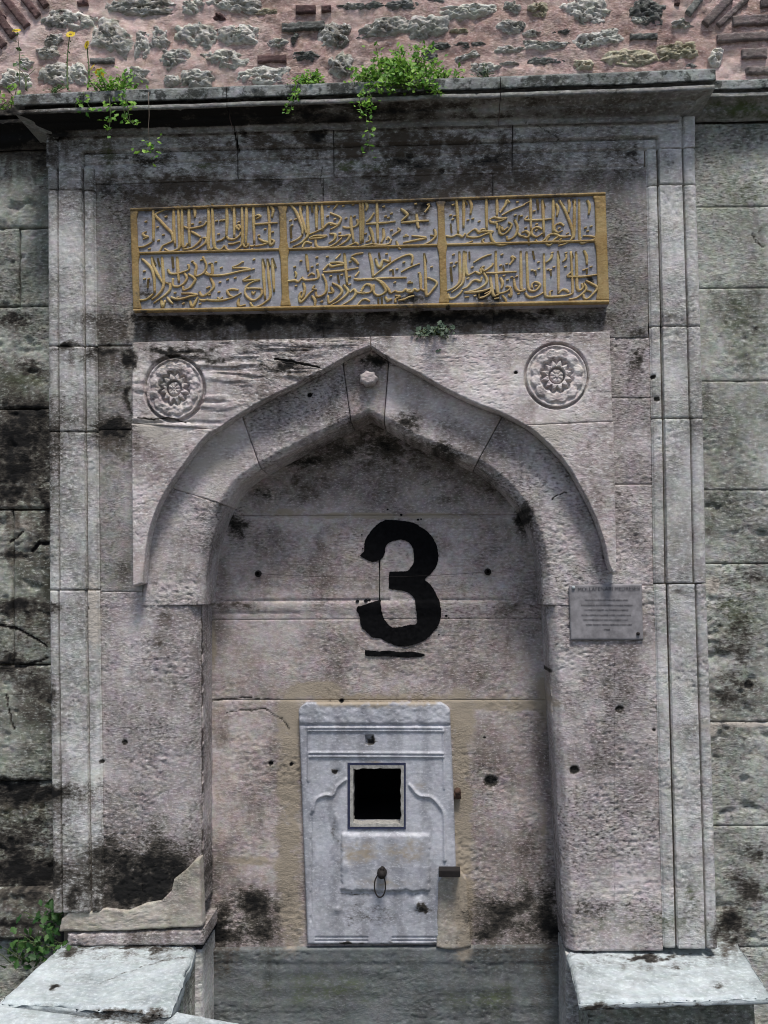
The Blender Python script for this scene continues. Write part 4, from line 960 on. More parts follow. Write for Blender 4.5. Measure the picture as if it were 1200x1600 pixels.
CAL[(320, 310)] = ([[(40, 100), (60, 180)], [(55, 250), (65, 450), (50, 690), (80, 750), (120, 720)], [(105, 80), (115, 350), (130, 640), (160, 730), (230, 740), (290, 680)], [(315, 80), (320, 350), (310, 560)], [(300, 560), (250, 600), (170, 630)], [(370, 100), (400, 180)], [(425, 90), (425, 350), (425, 560)], [(420, 100), (445, 220)], [(535, 90), (540, 350), (545, 620), (520, 690), (440, 750), (370, 765), (310, 730), (300, 690)], [(600, 80), (600, 350), (590, 690)], [(540, 640), (580, 700), (620, 690), (630, 650)], [(310, 545), (350, 590), (430, 590), (500, 540), (520, 490)], [(500, 460), (460, 420), (490, 390), (520, 440)], [(340, 660), (400, 660), (470, 640), (510, 630)], [(700, 80), (705, 350), (715, 650)], [(650, 690), (700, 690), (720, 670)], [(720, 380), (850, 370), (1050, 355)], [(910, 90), (930, 350), (940, 640), (970, 670), (1000, 620), (960, 600)], [(950, 120), (985, 170), (970, 280)], [(770, 580), (840, 620), (910, 640), (840, 670), (730, 690)], [(730, 260), (770, 245), (800, 270), (740, 300)]],
  [(200, 520), (230, 325), (170, 330), (270, 320), (490, 350), (780, 540), (980, 490), (680, 740), (870, 450)])
CAL[(200, 395)] = ([[(200, 90), (270, 150), (350, 250), (380, 400), (385, 580)], [(370, 590), (290, 660), (220, 685), (120, 690)], [(345, 60), (370, 200), (430, 320), (510, 450)], [(345, 60), (400, 180)], [(490, 60), (500, 200), (515, 400), (500, 520), (430, 610), (340, 680)], [(430, 80), (460, 200)], [(600, 430), (610, 520), (560, 590), (470, 660), (370, 730)], [(540, 430), (590, 450)], [(640, 60), (655, 220)], [(710, 60), (720, 250), (735, 430)], [(575, 240), (610, 300), (700, 305), (800, 280), (880, 240), (870, 170)], [(810, 290), (850, 370), (800, 450), (720, 490), (650, 470), (650, 370)], [(870, 310), (960, 370), (960, 420), (890, 510), (800, 540), (800, 490)], [(940, 140), (985, 200), (970, 330), (1050, 320), (1110, 270), (1130, 180), (1080, 60)], [(1120, 270), (1160, 310), (1200, 300)], [(560, 640), (600, 690), (650, 740)], [(620, 640), (700, 670), (800, 660), (900, 630), (1000, 610), (900, 590), (770, 590)], [(480, 680), (500, 780), (540, 690)], [(890, 690), (930, 780), (990, 680), (1010, 640)], [(1030, 560), (1060, 620), (1130, 610), (1190, 570)], [(1030, 680), (1090, 690), (1150, 680), (1200, 690)], [(290, 400), (285, 510)]],
  [(235, 270), (240, 380), (300, 380), (930, 130), (1060, 110), (1180, 160), (680, 580), (800, 735), (1040, 740), (720, 650), (1150, 510)])
CAL[(320, 395)] = ([[(0, 300), (40, 320), (100, 330), (200, 330), (320, 315), (450, 285), (560, 260), (660, 245), (560, 225), (400, 215), (480, 180), (550, 130)], [(15, 150), (10, 280)], [(105, 150), (110, 260), (110, 330)], [(80, 360), (130, 480), (80, 560), (0, 610)], [(20, 680), (100, 690), (200, 690), (290, 680), (400, 650), (480, 610), (530, 580)], [(490, 540), (400, 530), (330, 550), (350, 610), (400, 640)], [(660, 330), (600, 370), (560, 405), (680, 395), (800, 390)], [(800, 395), (700, 420), (620, 470), (600, 515), (700, 515), (820, 520)], [(820, 530), (820, 600), (770, 660), (700, 690), (620, 650), (580, 580), (590, 520)], [(835, 90), (850, 350), (870, 670)], [(835, 90), (870, 200)], [(905, 90), (920, 350), (945, 620), (880, 710), (780, 770), (700, 780), (655, 720)], [(905, 90), (940, 200)], [(975, 80), (985, 300), (1000, 560)], [(975, 80), (1025, 220)], [(500, 660), (480, 720), (500, 770), (590, 750)], [(680, 560), (700, 600), (730, 560)], [(180, 650), (220, 670), (260, 640)]],
  [(545, 140), (710, 100), (700, 240), (75, 160), (160, 140), (240, 220), (220, 430), (330, 390), (440, 365), (205, 570), (70, 610), (60, 500)])
CAL[(440, 305)] = ([[(140, 150), (200, 230), (260, 360), (300, 480), (300, 570)], [(300, 580), (230, 640), (120, 690)], [(265, 120), (280, 300), (330, 460), (360, 560)], [(265, 120), (300, 220)], [(370, 110), (375, 350), (380, 570), (320, 660), (250, 710), (160, 750)], [(430, 100), (445, 250)], [(500, 110), (500, 300), (505, 500)], [(500, 120), (530, 220)], [(580, 100), (585, 300), (590, 520)], [(400, 570), (500, 530), (600, 480), (680, 410), (800, 430), (850, 370), (840, 320), (700, 260)], [(850, 400), (780, 460), (700, 500)], [(400, 620), (480, 590), (580, 590), (650, 590), (560, 620), (400, 630)], [(490, 640), (500, 730), (560, 760), (680, 750), (780, 700), (870, 620)], [(690, 560), (770, 570), (760, 640), (680, 700)], [(820, 590), (900, 590), (980, 580), (950, 650), (850, 720), (740, 770)], [(880, 460), (950, 475), (1050, 460), (1100, 420), (1090, 350)], [(1000, 300), (1005, 450), (1040, 680)], [(900, 760), (1000, 720), (1070, 690), (1110, 720)], [(1130, 80), (1140, 400), (1140, 700)], [(1175, 80), (1165, 400), (1170, 640)], [(780, 90), (800, 140), (750, 210)], [(130, 460), (140, 620)], [(300, 750), (350, 680), (440, 700)], [(380, 780), (440, 740)]],
  [(665, 310), (680, 170), (890, 160), (1030, 140), (130, 370), (200, 355), (150, 440), (930, 340), (1050, 310), (770, 350), (720, 430), (840, 550), (1030, 760)])
CAL[(565, 305)] = ([[(15, 80), (20, 400), (15, 680)], [(50, 80), (80, 160), (60, 230)], [(220, 70), (225, 350), (235, 690)], [(60, 420), (200, 410), (350, 400), (490, 380)], [(70, 390), (130, 340), (180, 260)], [(565, 200), (620, 240), (660, 290), (600, 350), (570, 380)], [(570, 400), (700, 390), (850, 375), (970, 370)], [(790, 270), (800, 350), (810, 440), (830, 480)], [(910, 250), (960, 190), (980, 150)], [(110, 460), (150, 550), (175, 700)], [(60, 680), (120, 650), (110, 590)], [(310, 480), (320, 600), (280, 690)], [(0, 740), (100, 720), (170, 700)], [(170, 710), (250, 720), (330, 720), (400, 700), (430, 640)], [(360, 650), (380, 610), (410, 640)], [(350, 720), (390, 780)], [(440, 590), (500, 550), (550, 510), (520, 480)], [(500, 660), (540, 760), (570, 780)], [(600, 690), (700, 670), (800, 650), (930, 620), (830, 600), (720, 590)], [(600, 600), (680, 590)], [(1045, 490), (1070, 560), (1050, 620), (960, 690), (800, 750)], [(990, 580), (1050, 590)]],
  [(320, 170), (345, 310), (430, 270), (390, 330), (430, 510), (640, 580), (720, 730), (1010, 720), (780, 130), (960, 140), (60, 560)])
CAL[(440, 393)] = ([[(40, 420), (110, 430), (190, 420), (240, 440), (290, 390)], [(190, 290), (210, 330), (200, 380)], [(355, 40), (375, 200), (385, 290)], [(290, 370), (330, 410), (430, 410), (520, 390), (530, 330), (510, 260)], [(380, 360), (430, 320), (480, 340)], [(310, 450), (335, 540), (310, 640), (270, 680), (260, 620), (290, 580)], [(250, 640), (270, 730), (330, 690), (400, 610), (460, 560)], [(480, 490), (450, 540), (510, 550)], [(490, 580), (510, 650), (580, 640), (640, 580), (640, 450), (590, 330)], [(430, 640), (480, 700), (480, 790)], [(600, 300), (750, 290), (900, 275), (1110, 240)], [(600, 270), (680, 190), (720, 220), (820, 200), (910, 180), (820, 160), (700, 165)], [(780, 110), (850, 40)], [(905, 30), (925, 250), (945, 480)], [(1000, 90), (1060, 130), (1110, 190)], [(1010, 70), (1080, 40), (1180, 25)], [(730, 460), (830, 510), (870, 580), (820, 650), (720, 730), (680, 740), (670, 640)], [(710, 510), (740, 590), (670, 600)], [(890, 480), (960, 570), (920, 640), (820, 720), (690, 790)], [(990, 590), (1040, 550), (1070, 600), (1010, 690), (850, 790)], [(1040, 400), (1120, 410), (1200, 405)], [(1060, 360), (1120, 290)], [(1070, 590), (1130, 600), (1200, 590)], [(1140, 580), (1190, 510)], [(1090, 780), (1150, 710), (1200, 690)], [(810, 340), (830, 450)]],
  [(280, 140), (190, 225), (510, 90), (515, 190), (440, 225), (660, 80), (210, 500), (580, 725), (990, 150), (980, 370), (985, 480), (710, 360), (870, 340)])
CAL[(565, 393)] = ([[(110, 20), (150, 200), (165, 380)], [(0, 400), (150, 400), (350, 385), (650, 380)], [(180, 350), (300, 260), (450, 150), (600, 70), (700, 50), (735, 90), (720, 190)], [(570, 300), (700, 230), (840, 175)], [(190, 390), (270, 440), (340, 530), (340, 590), (250, 640), (180, 600), (175, 480)], [(230, 410), (300, 450), (380, 540), (420, 600), (480, 570)], [(480, 570), (530, 590), (600, 580), (630, 550), (680, 580), (730, 580), (760, 545), (810, 570), (850, 545), (910, 570)], [(840, 300), (850, 420), (855, 550)], [(905, 30), (920, 300), (930, 600), (960, 630), (1030, 550), (1085, 470), (1050, 420), (950, 380)], [(905, 30), (935, 150)], [(200, 100), (230, 200), (270, 230), (310, 130), (400, 150), (410, 80)], [(0, 550), (60, 480), (130, 490), (150, 540), (120, 590), (0, 610)], [(0, 700), (60, 690), (120, 720)], [(480, 640), (550, 650), (490, 690), (490, 740)], [(530, 710), (620, 690), (680, 660), (760, 640)], [(240, 680), (245, 770)], [(290, 660), (295, 770)], [(340, 650), (370, 700), (430, 690), (360, 730)], [(450, 260), (460, 340)], [(250, 20), (265, 100)], [(660, 460), (740, 450)]],
  [(610, 160), (420, 275), (510, 260), (480, 450), (690, 440), (830, 315), (1010, 225), (360, 40), (690, 560)])
CAL[(690, 300)] = ([[(210, 90), (230, 350), (240, 600)], [(60, 640), (150, 650), (230, 620), (300, 650), (340, 600)], [(315, 80), (320, 300), (315, 520)], [(315, 90), (370, 190)], [(390, 80), (430, 200), (415, 330)], [(645, 80), (645, 300), (650, 550)], [(350, 640), (440, 660), (540, 650), (640, 610), (740, 580), (600, 570), (540, 590), (480, 540), (400, 590), (360, 630)], [(540, 590), (580, 540), (650, 550)], [(795, 70), (800, 250), (795, 350)], [(870, 340), (1000, 270), (1200, 190)], [(690, 400), (760, 370), (850, 390), (930, 380), (860, 420), (760, 440)], [(690, 400), (710, 440), (790, 460), (800, 540)], [(700, 580), (720, 680), (780, 750), (880, 770), (1000, 740)], [(840, 480), (830, 580), (880, 620), (960, 570), (1010, 480), (960, 440)], [(860, 500), (890, 560), (960, 510)], [(1050, 400), (1090, 500), (1080, 600), (1020, 670), (950, 690), (940, 640)], [(1090, 590), (1140, 640), (1200, 630)], [(840, 300), (920, 190), (940, 120), (980, 160)], [(130, 460), (145, 590)], [(280, 770), (380, 740), (450, 710)], [(580, 700), (620, 750), (690, 730)], [(1120, 340), (1110, 410)]],
  [(165, 190), (700, 100), (1090, 150), (380, 410), (450, 390), (540, 430), (130, 340), (190, 350), (160, 400), (1060, 340), (1150, 350), (600, 690)])
CAL[(815, 300)] = ([[(130, 90), (130, 300), (135, 560)], [(0, 210), (60, 170), (120, 140)], [(40, 410), (150, 410), (300, 405), (430, 390)], [(40, 400), (90, 350)], [(225, 110), (240, 260)], [(300, 110), (310, 300), (320, 640)], [(300, 120), (335, 220)], [(455, 100), (455, 300), (450, 600)], [(490, 170), (525, 250), (505, 360)], [(540, 120), (600, 220), (670, 380), (730, 550), (735, 660), (650, 740), (530, 780)], [(540, 120), (610, 200)], [(675, 110), (690, 200), (675, 310)], [(765, 110), (760, 300), (755, 630), (735, 670)], [(740, 130), (780, 200)], [(830, 110), (830, 400), (840, 690), (880, 740), (960, 715), (1080, 670), (980, 640), (880, 640)], [(830, 690), (860, 660)], [(945, 120), (980, 210), (965, 330)], [(290, 540), (220, 510), (150, 550), (150, 620), (220, 650), (300, 600)], [(610, 490), (550, 455), (480, 490), (470, 550), (520, 590), (590, 560)], [(200, 690), (240, 740), (320, 700), (400, 620), (480, 610), (530, 640), (470, 690), (410, 770), (360, 750), (360, 690), (400, 640)], [(520, 640), (600, 650), (710, 640)], [(640, 610), (680, 590)], [(0, 590), (60, 570), (110, 610), (80, 660), (0, 640)], [(100, 660), (105, 770)], [(520, 720), (600, 710)]],
  [(180, 280), (215, 470), (210, 560), (60, 520), (540, 530), (920, 520), (1000, 500), (950, 570), (560, 690), (540, 740)])
CAL[(690, 388)] = ([[(255, 50), (265, 300), (260, 480), (180, 570), (70, 620)], [(320, 40), (320, 300), (310, 480), (240, 570), (140, 640)], [(350, 50), (345, 250), (370, 380), (430, 370), (480, 340)], [(400, 50), (405, 160)], [(460, 210), (560, 150), (650, 110), (720, 90)], [(480, 340), (560, 370), (560, 300)], [(570, 270), (610, 330), (720, 260), (740, 220)], [(780, 40), (785, 300), (800, 560), (820, 650), (880, 640)], [(640, 360), (780, 360), (900, 350), (1080, 340)], [(300, 590), (370, 560), (440, 480), (500, 460), (560, 480), (580, 420)], [(600, 350), (650, 440), (640, 510), (560, 570), (470, 610), (320, 640)], [(90, 650), (110, 720), (180, 720), (260, 660), (300, 610)], [(330, 640), (420, 640), (520, 630), (620, 610), (700, 580)], [(330, 710), (400, 700)], [(700, 400), (720, 550), (750, 680), (820, 670)], [(540, 720), (620, 700), (700, 640), (710, 570)], [(540, 660), (540, 720)], [(840, 420), (880, 500), (860, 590)], [(820, 660), (900, 640), (960, 610), (990, 570), (930, 550)], [(1000, 560), (1000, 690), (960, 670)], [(870, 680), (920, 740), (930, 780)], [(980, 240), (1030, 170), (1010, 120), (1070, 150)], [(1140, 40), (1145, 300), (1150, 580), (1200, 590)], [(890, 250), (900, 330)], [(1040, 430), (1060, 560), (1110, 620), (1200, 610)], [(130, 270), (150, 480)], [(760, 730), (830, 720)], [(620, 660), (700, 620)]],
  [(170, 95), (140, 215), (210, 210), (180, 265), (440, 280), (600, 270), (870, 95), (850, 250), (940, 230), (900, 400), (950, 460), (1010, 420), (1080, 410), (480, 690), (1110, 660), (380, 440), (940, 560)])
CAL[(815, 388)] = ([[(70, 50), (80, 300), (95, 570), (150, 620), (220, 600), (265, 530), (200, 490), (150, 520), (150, 580)], [(0, 600), (60, 600)], [(50, 640), (90, 700), (160, 710), (250, 680), (310, 640)], [(160, 40), (185, 160)], [(320, 80), (325, 300), (335, 640), (370, 700), (500, 700), (620, 690), (720, 660), (735, 600), (725, 350), (710, 50)], [(410, 690), (410, 630), (450, 610)], [(530, 650), (590, 600), (650, 610), (680, 640)], [(525, 40), (530, 300), (530, 660)], [(525, 50), (545, 140)], [(440, 80), (420, 150), (350, 210)], [(640, 80), (640, 150), (590, 200)], [(710, 50), (740, 130)], [(650, 410), (750, 415), (900, 410), (1100, 380)], [(650, 400), (700, 360), (740, 310)], [(785, 50), (795, 300), (800, 560), (840, 610), (880, 570), (870, 510)], [(895, 30), (935, 120), (940, 240)], [(890, 500), (930, 590), (860, 670), (780, 720), (680, 740)], [(920, 470), (1000, 510), (1090, 570), (1030, 660), (950, 730), (900, 720), (890, 670)], [(200, 320), (205, 390)], [(420, 320), (425, 400)], [(940, 300), (940, 370)], [(940, 610), (1010, 630)]],
  [(240, 205), (150, 320), (250, 300), (190, 330), (380, 310), (465, 275), (415, 320), (630, 270), (895, 315), (1000, 270), (940, 300), (205, 550), (440, 70), (640, 70)])
KZ = 1200 / 130.0
def relief_stroke(bag, pts, wpx, hgt, y0):
    """raised rounded stroke standing on the slab: cross-section of 6 points"""
    p = smooth_poly(np.asarray(pts, float), 5)
    n = len(p); T = np.gradient(p, axis=0); T /= np.hypot(*T.T)[:, None] + 1e-9; N = np.stack([-T[:, 1], T[:, 0]], -1)
    t = np.linspace(0, 1, n); w_ = wpx * (.72 + .28 * np.sin(np.clip(t * 1.15, 0, 1) * math.pi)) * (.62 + .62 * np.abs(T @ np.array([.45, .89])))
    sec = [(-1, .0), (-.82, .62), (-.35, .98), (.35, 1.0), (.82, .62), (1, .0)]
    V = []
    for a, b in sec:
        q = p + N * (a * w_[:, None] / 2); W = P(q[:, 0], q[:, 1], y0); W[:, 1] -= b * hgt - .003 * (b == 0) * 1.0; V.append(W)
    V = np.stack(V, 1).reshape(-1, 3); Q = []
    for k in range(n - 1):
        for j in range(5): Q.append([k * 6 + j, k * 6 + j + 1, (k + 1) * 6 + j + 1, (k + 1) * 6 + j])
    Tt = []
    for base in (0, (n - 1) * 6):
        for j in range(1, 5): Tt.append([base, base + j, base + j + 1])
    bag.add(V, Q, Tt)
for (ox, oy), (strokes, dots) in CAL.items():
    b = Bag()
    for i, s_ in enumerate(strokes):
        p = np.asarray(s_, float) / KZ + np.array([ox, oy])
        L = np.hypot(*np.diff(p, axis=0).T).sum()
        relief_stroke(b, p, 4.7 if L > 16 else 3.8, .0055 - .0003 * (i % 4), YI + .0055)
    for i, (x, y) in enumerate(dots):
        cx, cy = x / KZ + ox, y / KZ + oy
        relief_stroke(b, [(cx - 2.0, cy + .6), (cx, cy - .2), (cx + 2.2, cy - .8)], 4.4, .005, YI + .0055)
    b.build('lettering', MAT['letter'], IP)

# ------------------------------------------------------------------ tap panel
TP = empty('tap_panel', 'pale grey marble tap panel with ogee arch carving and square opening in the niche', 'fountain panel')
YT = YN - .026
BL['stain_shade'] = [b_ for b_ in BL['stain_shade']]
OGL = [(489, 1266), (494, 1249), (508, 1242), (520, 1242), (527, 1229), (540, 1218)]
OGR = [(640, 1226), (654, 1242), (672, 1245), (686, 1258), (694, 1278), (695, 1344)]
OGL, OGR = [[tuple(v) for v in smooth_poly(p, 5)] for p in (OGL, OGR)]
HX0, HX1, HY0, HY1 = 548, 630, 1197, 1290
def tp_h(px, py):
    h = np.zeros_like(px)
    def ridge(poly, wd, ht):
        d = segdist(px, py, poly); return ht * np.exp(-(d / wd) ** 2)
    cap = 1 - sstep(1128, 1133, py)
    h += cap * (.004 + .004 * fbm(px / 14, py / 12, 4, 3))
    h -= .004 * np.exp(-((py - 1133) / 1.6) ** 2)
    for y in (1137, 1141.5): h += ridge([(482, y), (693, y + .5)], 1.5, .006)
    for y in (1176, 1181.5): h += ridge([(484, y), (692, y + 1)], 1.6, .0065)
    h += ridge([(482, 1137), (482, 1220)], 1.7, .005) + ridge([(693, 1140), (694, 1232)], 1.7, .005)
    h -= ridge([(478, 1140), (478, 1225)], 1.3, .003)
    h += ridge(OGL, 2.2, .008) + ridge(OGR, 2.2, .008)
    h -= .004 * (segdist(px, py, [(486, 1272), (486, 1440)]) < 1.2)
    # raised boss plate round the tap, edges broken
    nzz = 4 * fbm(px / 16, py / 16, 9, 3)
    inb = sstep(531 + nzz.mean(), 537, px + nzz) * (1 - sstep(668, 674, px + nzz)) * sstep(1300, 1306, py + nzz * .6) * (1 - sstep(1388, 1394, py + nzz))
    h += .010 * inb
    h += .012 * np.exp(-((px - 655) / 9) ** 2 - ((py - 1412) / 9) ** 2) + .006 * np.exp(-((px - 527) / 7) ** 2 - ((py - 1421) / 6) ** 2) + .006 * np.exp(-((px - 540) / 7) ** 2 - ((py - 1352) / 9) ** 2)
    h += .006 * np.exp(-((px - 526) / 5) ** 2 - ((py - 1280) / 10) ** 2)
    h -= .008 * ((np.abs(px - 577) < 6.5) & (np.abs(py - 1156) < 7.5)) * 2
    h -= .006 * np.exp(-((px - 527) / 4) ** 2 - ((py - 1207) / 4) ** 2)
    for y in (1465, 1470): h -= .004 * np.exp(-((py - y) / 1.3) ** 2) * (((px > 492) & (px < 575)) | ((px > 612) & (px < 690)))
    return h + .0012 * fbm(px / 7, py / 9, 14, 3)
xs = np.unique(np.r_[np.arange(0, 1.0001, 1 / 150)])
rows = np.unique(np.r_[np.arange(1098, HY0, 1.5), HY0, np.arange(HY0 + 1.5, HY1, 1.5), HY1, np.arange(HY1 + 1.5, 1476, 1.5), 1476])
def edgeL(y):
    b = np.interp(y, [1098, 1130, 1475], [466, 467, 480]); return b + 12 * np.clip(1 - (y - 1098) / 14, 0, 1) ** 2
def edgeR(y):
    b = np.interp(y, [1098, 1130, 1240, 1475], [703, 704, 709, 716]); return b - 14 * np.clip(1 - (y - 1098) / 14, 0, 1) ** 2
gl, gr = edgeL(rows), edgeR(rows)
nA, nB, nC = 54, 56, 50
G = []
for y, a, b in zip(rows, gl, gr): G.append(np.r_[np.linspace(a, HX0, nA + 1)[:-1], np.linspace(HX0, HX1, nB + 1)[:-1], np.linspace(HX1, b, nC + 1)])
PX = np.array(G); PY = np.repeat(rows[:, None], PX.shape[1], 1)
W = P(PX, PY, YT); h = tp_h(PX, PY)
ed = np.minimum(np.minimum(PX - gl[:, None], gr[:, None] - PX), np.minimum(PY - 1098, 1476 - PY)); h -= .006 * np.clip(1 - ed / 3, 0, 1) ** 2
Yv = YT - h
V = np.stack([W[..., 0], Yv, W[..., 2]], -1); nv, nu = PX.shape[0] - 1, PX.shape[1] - 1
q = gridquads(nv, nu)[:, ::-1]
ri = np.repeat(np.arange(nv), nu); ci = np.tile(np.arange(nu), nv)
hr0, hr1 = int(np.where(rows == HY0)[0][0]), int(np.where(rows == HY1)[0][0])
keep = ~((ri >= hr0) & (ri < hr1) & (ci >= nA) & (ci < nA + nB)); q = q[keep]
idx = np.arange((nv + 1) * (nu + 1)).reshape(nv + 1, nu + 1)
VV = [V.reshape(-1, 3)]; QQ = [q]; off = V.shape[0] * V.shape[1]
def skirt(loop, yb):
    global off
    r_ = VV[0][loop].copy(); r_[:, 1] = yb; VV.append(r_); n = len(loop); cur = off + np.arange(n); off += n
    nx = np.roll(np.arange(n), -1); QQ.append(np.stack([loop, cur, cur[nx], loop[nx]], -1)[:, ::-1])
skirt(np.concatenate([idx[0, :-1], idx[:-1, -1], idx[-1, :0:-1], idx[:0:-1, 0]]), YN + .01)
c0, c1 = nA, nA + nB
skirt(np.concatenate([idx[hr0, c0:c1], idx[hr0:hr1, c1], idx[hr1, c1:c0:-1], idx[hr1:hr0:-1, c0]])[::-1], YN + .06)
for a in [(577, 1156, 6, 7, 1.4), (560, 1396, 40, 4, .35), (525, 1207, 4, 4, 1.0), (524, 1300, 3, 30, .3), (545, 1120, 30, 3, .15), (655, 1420, 12, 3, .6), (640, 1400, 30, 4, .3), (700, 1470, 20, 6, .4), (540, 1478, 60, 4, .8), (590, 1432, 90, 34, .2), (525, 1330, 8, 60, .15)]: blob('stain_shade', *a)  # first entry colours the square recess dark
for a in [(560, 1330, 30, 24, .45), (630, 1330, 34, 26, .4), (600, 1380, 50, 10, .35), (655, 1225, 14, 14, .3), (585, 1192, 14, 4, .5)]: blob('ochre', *a)
VVs = np.vstack(VV); slab = mesh_obj('marble_slab', VVs, np.vstack(QQ), MAT['marble'], TP)
px, py = topx(VVs[:, 0], VVs[:, 1], VVs[:, 2]); mk = masks(px, py); mk['ochre'] *= sstep(486, 500, px) * (1 - sstep(676, 690, px)); mk['brown'] *= 0; mk['moss'] *= 0; mk['pale'] *= 0
mk['stain_shade'] *= ((px > 482) & (px < 716)); add_masks(slab, mk)
# opening: blue painted border, cream frame, cavity with its shade painted black
def ring(name, x0, x1, y0, y1, wd, yf, yb, mat, parent, jit=1.0, seed=1):
    """four-sided frame with a slightly ragged inner edge"""
    out = np.vstack([polyres([(x0, y0), (x1, y0)], 16)[:-1], polyres([(x1, y0), (x1, y1)], 18)[:-1], polyres([(x1, y1), (x0, y1)], 16)[:-1], polyres([(x0, y1), (x0, y0)], 18)[:-1]])
    c = np.array([(x0 + x1) / 2, (y0 + y1) / 2]); sx = ((x1 - x0) / 2 - wd) / ((x1 - x0) / 2); sy = ((y1 - y0) / 2 - wd) / ((y1 - y0) / 2)
    inn = c + (out - c) * np.array([sx, sy]); inn += jit * np.stack([perlin(np.arange(len(inn)) * .37, np.zeros(len(inn)), seed), perlin(np.arange(len(inn)) * .37, np.zeros(len(inn)), seed + 1)], -1)
    A = P(out[:, 0], out[:, 1], yf); B_ = P(inn[:, 0], inn[:, 1], yf + .001); C_ = P(inn[:, 0], inn[:, 1], yf); C_[:, 1] = yb; D_ = A.copy(); D_[:, 1] = yb
    n = len(out); i = np.arange(n); j = np.roll(i, -1)
    Q = np.vstack([np.stack([i, j, n + j, n + i], -1), np.stack([n + i, n + j, 2 * n + j, 2 * n + i], -1), np.stack([3 * n + i, 3 * n + j, j, i], -1)])
    return mesh_obj(name, np.vstack([A, B_, C_, D_]), Q, mat, parent, smooth=False)
op = ring('opening_border', 543, 634, 1192, 1296, 5.5, YT - .0030, YT + .01, MAT['bluepaint'], TP, 1.6, 3)
ring('opening_frame', 547, 631, 1196, 1292, 4.8, YT - .0035, YT + .05, MAT['cream'], TP, 2.6, 7)
a = P(546, 1194, YT + .03); b = P(632, 1294, YT + .03)
VV_ = np.array([[x, y, z] for y in (YT + .03, YT + .55) for x, z in ((a[0], a[2]), (b[0], a[2]), (b[0], b[2]), (a[0], b[2]))])
mesh_obj('cavity', VV_, [[4, 5, 6, 7], [0, 1, 5, 4], [1, 2, 6, 5], [2, 3, 7, 6], [3, 0, 4, 7]], MAT['void'], TP, smooth=False)
# mortar bedding round the panel and the cement patch at its lower right
def tsurf(px, py, X, Z): return .004 * fbm(X * 16, Z * 16, 5, 3)
block('cement_patch', smooth_poly([(684, 1378), (700, 1362), (716, 1360), (729, 1375)], 4), smooth_poly([(682, 1480), (700, 1484), (716, 1484), (736, 1479)], 4), YT - .003, .04, MAT['tan'], TP, amp=.5, seed=720, edge=.007, gap=0, surf=tsurf)
# tap stub with its ring, and the iron bracket at the right
tpz = P(597, 1363, YT - .012); tap = Bag()
tap.tube([tpz + [0, .01, 0], tpz + [0, -.012, .001], tpz + [0, -.030, .001], tpz + [0, -.038, -.004]], [.017, .017, .014, .011], 14)
tap.tube([tpz + [0, -.018, .004], tpz + [.001, -.022, .016], tpz + [.004, -.024, .024]], [.008, .008, .007], 10)
tob = tap.build('tap', MAT['iron'], TP)
rg = Bag(); c = tpz + [-.006, -.030, -.036]; a = np.linspace(0, 2 * math.pi, 25)
rg.tube(np.stack([c[0] + .019 * np.sin(a), c[1] + .006 * np.cos(a), c[2] + .036 * np.cos(a)], -1), .0024, 6); rg.build('wire_ring', MAT['iron'], tob)
bz = P(702, 1356, YT - .006); B = Bag()
def cuboid(bag, c, hx, hy, hz, jit=0):
    V = np.array([[c[0] + sx * hx, c[1] + sy * hy, c[2] + sz * hz] for sz in (-1, 1) for sx, sy in ((-1, -1), (1, -1), (1, 1), (-1, 1))]) + (rng.uniform(-jit, jit, (8, 3)) if jit else 0)
    bag.add(V, [[3, 2, 1, 0], [4, 5, 6, 7], [0, 1, 5, 4], [1, 2, 6, 5], [2, 3, 7, 6], [3, 0, 4, 7]])
cuboid(B, bz + [0, -.022, 0], .036, .024, .004, .001); cuboid(B, bz + [0, -.043, -.008], .036, .003, .010, .001); cuboid(B, bz + [0, .004, -.010], .030, .006, .012, .001)
B.build('iron_bracket', MAT['iron'], TP, smooth=False)
# rusty stub right of the panel
rz = P(715, 1236, YN - .006)
B = Bag(); B.tube([rz + [0, .01, 0], rz + [0, -.014, 0], rz + [.003, -.020, -.002]], [.012, .011, .006], 9); cuboid(B, rz + [-.002, -.004, -.012], .012, .008, .009, .004); B.build('rusty_stub', MAT['rust'], TP)

# nails on either side of the figure, and the thin wire between them
def nail(px, py, label):
    c = P(px, py, YN - .003); B = Bag()
    B.tube([c + [0, .012, 0], c + [0, -.012, 0]], [.006, .006], 9); B.tube([c + [0, -.006, -.001], c + [0, -.012, -.001]], [.0125, .0115], 12)
    o = B.build('iron_nail', MAT['iron']); tag(o, label, 'nail', 'nails in the niche wall'); return c
n0 = nail(404, 896, 'rusty nail head in the niche wall left of the painted figure')
n1 = nail(762, 893, 'rusty nail head in the niche wall right of the painted figure')
B = Bag(); t = np.linspace(0, 1, 25)[:, None]
B.tube(n0 + (n1 - n0) * t + np.stack([0 * t[:, 0], -.013 + 0 * t[:, 0], -.016 * np.sin(t[:, 0] * math.pi) ** .8], -1), .0007, 5)
tag(B.build('thin_wire', MAT['iron']), 'thin wire strung between the two nails across the niche', 'wire')

